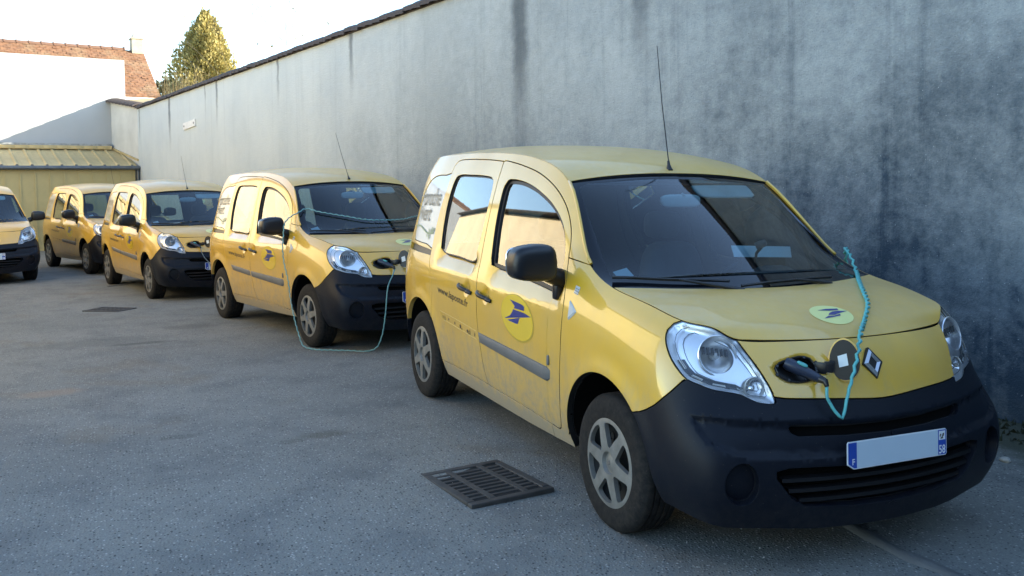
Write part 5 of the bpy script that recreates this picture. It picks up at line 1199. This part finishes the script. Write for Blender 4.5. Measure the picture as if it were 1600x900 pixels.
cb = B().tube(coil(p1, .0065, lambda t: .0005 + .0058 * min(1, max(0, t - .06) * 14), .050), .0068, 7); cb.build('cable_sheath', M['teal'], c1, 180)
c2 = van_frame('charging_cable', 1); tag(c2, 'teal cable of the second van, looped on the ground and across its windscreen', 'cable')
t0 = plug(c2)
def over_ws(x, y, off=.012):
    l, n, i, d = PWs.bvh.find_nearest(Vector((x, y, 1.62 - (x - .556) * .62))); n = n if n.z > 0 else -n; return tuple(l + n * off)
g2 = .012
p2 = [tuple(t0), (2.118, -.33, .72), (2.135, -.39, .62), (2.165, -.44, .37), (2.150, -.47, .18), (2.09, -.50, .055), (1.99, -.55, g2), (1.86, -.66, g2), (1.70, -.80, g2), (1.55, -.90, g2), (1.43, -.95, .035), (1.33, -.955, .14), (1.22, -.95, .28), (1.115, -.945, .473), (1.06, -.94, .628), (.975, -.945, .81), (.945, -.945, .975), (.935, -.93, 1.08), (.90, -.90, 1.20), (.865, -.82, 1.265), (.885, -.75, 1.302), over_ws(.915, -.68), over_ws(.99, -.58), over_ws(1.05, -.49), over_ws(1.14, -.34), over_ws(1.225, -.175), over_ws(1.255, .03), over_ws(1.23, .27), over_ws(1.17, .42), over_ws(1.10, .60), (1.0, .80, 1.20), (.9, .95, .95), (.9, 1.0, .4), (.9, 1.05, .03)]
B().tube(coil(p2, .006, lambda t: .0004 + .0026 * min(1, max(0, t - .06) * 14), .060), .0062, 7).build('cable_sheath', M['teal_dull'], c2, 180)
c3 = van_frame('charging_cable', 2); tag(c3, 'thin grey cable hanging from the third van\'s charging socket', 'cable')
t0 = plug(c3)
p3 = [tuple(t0), (2.110, -.30, .735), (2.15, -.262, .63), (2.19, -.215, .56), (2.225, -.18, .45), (2.23, -.16, .25), (2.20, -.12, .05), (2.1, .1, .012), (1.8, .5, .012), (1.6, 1.2, .012)]
B().tube(spline(p3, .03), .0065, 7).build('cable_sheath', M['grey_cable'], c3, 180)
# ---------------------------------------------------------------- a white card standing on the nearest van's dashboard
cd = empty('white_card', VANS[0].location, VANS[0].rotation_euler); tag(cd, 'long white card standing on the dashboard behind the nearest windscreen', 'card')
cmx = axes((.93, .33, 1.200), (0, 1, -.03), (.93, 0, .36))
B().prism([(-.20, -.030), (.185, -.034), (.19, .028), (-.205, .034)], -.001, .001, cmx).build('card_sheet', M['paper'], cd)
B().box((.92, .33, 1.145), (.03, .30, .09)).build('card_foot', M['black'], cd)
ph = empty('phone_mount', VANS[0].location, VANS[0].rotation_euler); tag(ph, 'small grey suction mount in front of the white card, nearest van', 'mount')
B().tube([(1.00, .22, 1.15), (1.01, .22, 1.20), (1.03, .235, 1.235)], [.006, .008, .010], 8).build('mount_stem', M['black'], ph, 60)
B().lathe([(0, .04), (.018, .035), (.022, 0), (.018, -.02), (0, -.022)], 16, axes((1.02, .23, 1.245), (0, 0, 1), (.5, .7, .35))).build('mount_head', M['moulding'], ph, 60)
# ---------------------------------------------------------------- drain grates
def grate(name, o, ux, uy, nx, ny, label, lift=.012):
    """o: corner, ux: along the bars (nx groups), uy: across (ny slots)"""
    o = Vector(o); X = Vector(ux); Y = Vector(uy); lx, ly = X.length, Y.length; X.normalize(); Y = (Y - X * X.dot(Y)).normalized(); Z = X.cross(Y)
    if Z.z < 0: Z = -Z
    r_ = empty(name, o); tag(r_, label, 'drain grate'); th = math.atan2(X.y, X.x); hand = 1 if X.x * Y.y - X.y * Y.x > 0 else -1
    r_.rotation_euler = (0, 0, th)
    fr = .045; b = B(); h = .026; z = lift - h / 2
    sg = hand
    b.box((lx / 2, sg * fr / 2, z), (lx, fr, h), bev=.006); b.box((lx / 2, sg * (ly - fr / 2), z), (lx, fr, h), bev=.006); b.box((fr / 2, sg * ly / 2, z + .0005), (fr, ly - 2 * fr - .002, h), bev=.006); b.box((lx - fr / 2, sg * ly / 2, z + .0005), (fr, ly - 2 * fr - .002, h), bev=.006)
    b.build('grate_frame', M['iron'], r_)
    inner = ly - 2 * fr; pitch = inner / ny
    bar = B().box((0, 0, 0), (lx - 2 * fr + .004, pitch * .44, .028), bev=.004); bm_ = mesh('grate_bar', bar.V, bar.F)
    for k in range(1, ny): q = link('grate_bar', bm_, M['iron'], r_); q.location = (lx / 2, sg * (fr + pitch * k), lift - .016)
    rib = B().box((0, 0, 0), (.034, inner + .004, .030), bev=.004); rm_ = mesh('grate_rib', rib.V, rib.F)
    for k in range(1, nx): q = link('grate_rib', rm_, M['iron'], r_); q.location = (fr + (lx - 2 * fr) * k / nx + (-.030 if k == 1 else .030) * (nx == 3), sg * ly / 2, lift - .0145)
    B().box((lx / 2, sg * ly / 2, .0035), (lx - .01, ly - .01, .003)).build('drain_pit', M['pit'], r_); return r_
def G3(x, y): return Vector((x, y, gz(x, y)))
a, b_, c = G3(.34, -1.43), G3(.279, -.957), G3(.908, -1.332)
grate('drain_grate', (a.x, a.y, gz(.6, -1.15) + .002), (b_ - a).to_2d().to_3d(), (c - a).to_2d().to_3d(), 3, 10, 'large cast iron drain grate in the asphalt beside the nearest van')
a, b_, c = G3(-8.42, -3.296), G3(-8.729, -3.05), G3(-7.93, -3.043)
grate('drain_grate', (a.x, a.y, gz(-8.4, -3.05) + .002), (b_ - a).to_2d().to_3d(), (c - a).to_2d().to_3d(), 2, 7, 'small dark drain grate out in the yard beside the second van', .012)
# ---------------------------------------------------------------- foot of the wall: concrete channel, stones, scraps
M['moss_green'] = plain('dark_moss', (.030, .036, .016), .95, var=.6, scale=20, bump=.8, bscale=60)
b = B(); V = []
for k in range(41):
    x = .7 + 3.0 * k / 40; w_ = .050 + .010 * math.sin(k * 1.7); j = .012 * math.sin(k * .9 + 1)
    for dy, h in ((-w_, -.004), (-w_ * .7, .006), (0, .010 + .003 * math.sin(k * 2.3)), (w_ * .7, .006), (w_, -.004)): V.append((x, .172 + j + dy, gz(x, .17) + h))
b.add(V, [(5 * k + q, 5 * k + 5 + q, 5 * k + 6 + q, 5 * k + 1 + q) for k in range(40) for q in range(4)])
tag(b.build('drain_channel', M['concrete'], None, 40), 'low worn concrete gutter strip in the ground at the bottom right corner', 'gutter', kind='structure')
def pebble(r, seed):
    q = np.random.default_rng(seed); bm = bmesh.new(); bmesh.ops.create_icosphere(bm, subdivisions=2, radius=r)
    a = q.normal(0, 1, (4, 3))
    for v in bm.verts:
        d = v.co.normalized(); f = 1 + .22 * sum(math.sin(3 * d.dot(Vector(k)) + i_) for i_, k in enumerate(a)) / 2
        v.co = Vector((v.co.x * f, v.co.y * f * .8, v.co.z * f * .55))
    me = bpy.data.meshes.new('stone'); bm.to_mesh(me); bm.free(); me.shade_smooth(); return me
M['pebble'] = plain('pale_pebble', (.36, .35, .32), .9, var=.3, scale=30)
for (x, y, r, l) in ((1.38, 1.70, .032, 'pale stone lying by the far front corner of the nearest van'), (.83, -1.02, .020, 'pale stone on the asphalt between the large grate and the front wheel')):
    o = link('stone', pebble(r, int(r * 1000)), M['pebble']); o.location = (x, y, gz(x, y) + r * .3); tag(o, l, 'stone')
# loose grit and small chips scattered over the near asphalt
b = B(); oc = [(0, 0, 1), (1, 0, 0), (0, 1, 0), (-1, 0, 0), (0, -1, 0)]
for _ in range(5200):
    t = rng.random() ** 1.5; dx = 4.0 - 9.5 * t; y = -3.2 + rng.random() * (4.9 + 1.0 * t); x = dx
    if Vector((x, y, 0)).dot(n2) > 2.2: continue
    r = .0022 + .0045 * rng.random() ** 4; a = rng.random() * 6.3; z = gz(x, y)
    ca, sa = math.cos(a) * r, math.sin(a) * r
    b.add([(x, y, z + r * .9), (x + ca, y + sa, z), (x - sa * .8, y + ca * .8, z), (x - ca, y - sa, z), (x + sa * .7, y - ca * .7, z)], [(0, 1, 2), (0, 2, 3), (0, 3, 4), (0, 4, 1)])
tag(b.build('gravel', M['pebble']), 'loose pale grit scattered on the asphalt', 'gravel', kind='stuff')
# leaf litter and moss tufts along the wall foot
b = B()
for _ in range(2600):
    s_1 = -9 + rng.random() * 12.5; n_1 = 2.28 - abs(rng.normal(0, .22)); q = W(s_1, n_1, 0); z = float(ground_z(s_1, n_1)); h = .012 + .035 * rng.random(); w_ = .010 + .02 * rng.random(); a = rng.random() * 6.3
    ca, sa = math.cos(a) * w_, math.sin(a) * w_
    b.add([(q.x + ca, q.y + sa, z), (q.x - ca, q.y - sa, z), (q.x + rng.normal(0, .012), q.y + rng.normal(0, .012), z + h)], [(0, 1, 2)])
tag(b.build('moss', M['moss_green']), 'dark moss and weeds along the foot of the long wall', 'ground cover', kind='stuff')
st = B().box((0, 0, .008), (.34, .03, .014), bev=.004); o = st.build('wooden_slat', M['concrete']); o.location = (-11.97, -2.84, gz(-11.97, -2.84)); o.rotation_euler = (0, 0, 1.98); tag(o, 'thin pale strip lying on the asphalt beside the third van', 'strip')
# ---------------------------------------------------------------- trees behind the wall
def leafy(n, rfun, z0, z1, size, upw, seed, spread=.35):
    q = np.random.default_rng(seed); V = []; F = []
    for _ in range(n):
        t = q.random() ** .85; z = z0 + (z1 - z0) * t; rm = rfun(z); a = q.random() * 2 * math.pi
        lob = 1 + .22 * math.sin(3 * a + z * 1.7) + .15 * math.sin(7 * a - z * 3.1)
        r = rm * lob * (1 - spread * q.random() ** 1.6) if q.random() < .8 else rm * lob * q.random()
        p = Vector((r * math.cos(a), r * math.sin(a), z + q.normal(0, .12)))
        d = Vector((math.cos(a) * .55, math.sin(a) * .55, upw)) + Vector(q.normal(0, .38, 3)); d.normalize(); sd_ = d.cross(Vector(q.normal(0, 1, 3))); sd_.normalize()
        L = size * (.5 + q.random()); w_ = L * (.20 + .12 * q.random())
        i = len(V); V += [tuple(p - d * L * .4), tuple(p + sd_ * w_), tuple(p + d * L * .6), tuple(p - sd_ * w_)]; F.append((i, i + 1, i + 2, i + 3))
    return V, F
tr = empty('conifer_tree', W(-37.0, 8.0, 0)); tag(tr, 'tall pointed conifer, sunlit yellow-green, rising behind the long wall', 'tree')
def rf(z): return max(.16, 2.55 * (max(0, 9.38 - z) / 7.4) ** .60)
B().tube([(0, 0, -.2), (.05, 0, 3), (0, .05, 6.5), (.02, 0, 9.4)], [.26, .2, .11, .03], 8).build('trunk', M['bark'], tr)
V, F = leafy(26000, rf, 3.6, 9.42, .145, .8, 3, .6); cr_ = link('crown', mesh('crown', V, F), M['needle'], tr)
q = np.random.default_rng(5); b = B()
for _ in range(46):
    z = 3.5 + 5.8 * q.random(); a = q.random() * 6.28; r = rf(z); b.tube([(0, 0, z - .5 * r), (r * .55 * math.cos(a), r * .55 * math.sin(a), z - .1 * r), (r * 1.08 * math.cos(a), r * 1.08 * math.sin(a), z + .25 * r)], [.03, .02, .006], 4, caps=False)
lb = b.build('limbs', M['bark'], tr); lb['kind'] = 'stuff'
dr = empty('dry_bush', W(-27.5, 4.6, 0)); tag(dr, 'bush of dry straw-coloured stems in front of the conifer, just over the wall', 'bush')
b = B()
for _ in range(260):
    a = q.random() * 6.28; r0 = .9 * q.random() ** .5; x, y = r0 * math.cos(a) * 1.5, r0 * math.sin(a); h = 4.6 + 1.35 * q.random() * (1 - .3 * r0); ln_ = q.normal(0, .75)
    b.tube([(x * .5, y * .5, 0), (x + ln_ * .35, y, h * .6), (x + ln_ * .9, y + q.normal(0, .2), h)], [.022, .014, .004], 4, caps=False)
sm_ = b.build('stems', M['dry'], dr); sm_['kind'] = 'stuff'
sh = empty('dark_shrub', W(-31.3, 5.0, 0)); tag(sh, 'small dark leafy shrub top left of the conifer, above the wall corner', 'shrub')
V, F = leafy(900, lambda z: .75 * max(.05, 1 - ((z - 4.9) / .85) ** 2) ** .5 if abs(z - 4.9) < .85 else .05, 4.1, 5.72, .20, .5, 9, .8); link('crown', mesh('crown', V, F), M['shrub'], sh); B().tube([(0, 0, 0), (.05, 0, 4.9)], [.06, .03], 6).build('trunk', M['bark'], sh)
tw = empty('bare_sapling', W(-20.0, 5.0, 0)); tag(tw, 'thin bare twigs with a few dead leaves showing over the wall', 'sapling')
b = B(); lf = B()
def grow(p, d, L, r, depth):
    e_ = p + d * L; b.tube([p, (p + e_) / 2 + Vector(q.normal(0, .03, 3)), e_], [r, r * .8, r * .55], 4, caps=False)
    if depth == 0:
        for _ in range(1):
            c = e_ + Vector(q.normal(0, .06, 3)); u = Vector(q.normal(0, 1, 3)).normalized() * .045; v = Vector(q.normal(0, 1, 3)).normalized() * .03; lf.add([c, c + u + v, c + u * 2, c + u - v], [(0, 1, 2, 3)])
        return
    for _ in range(3): grow(p + d * L * (.55 + .45 * q.random()), (d + Vector(q.normal(0, .42, 3))).normalized(), L * .62, r * .6, depth - 1)
for x in (-1.2, .6, 1.7): grow(Vector((x, 0, 0)), Vector((q.normal(0, .06), 0, 1)), 3.5 + .5 * q.random(), .013, 3)
b.build('twigs', M['bark'], tw)['kind'] = 'stuff'; lf.build('leaves', M['dry'], tw)['kind'] = 'stuff'
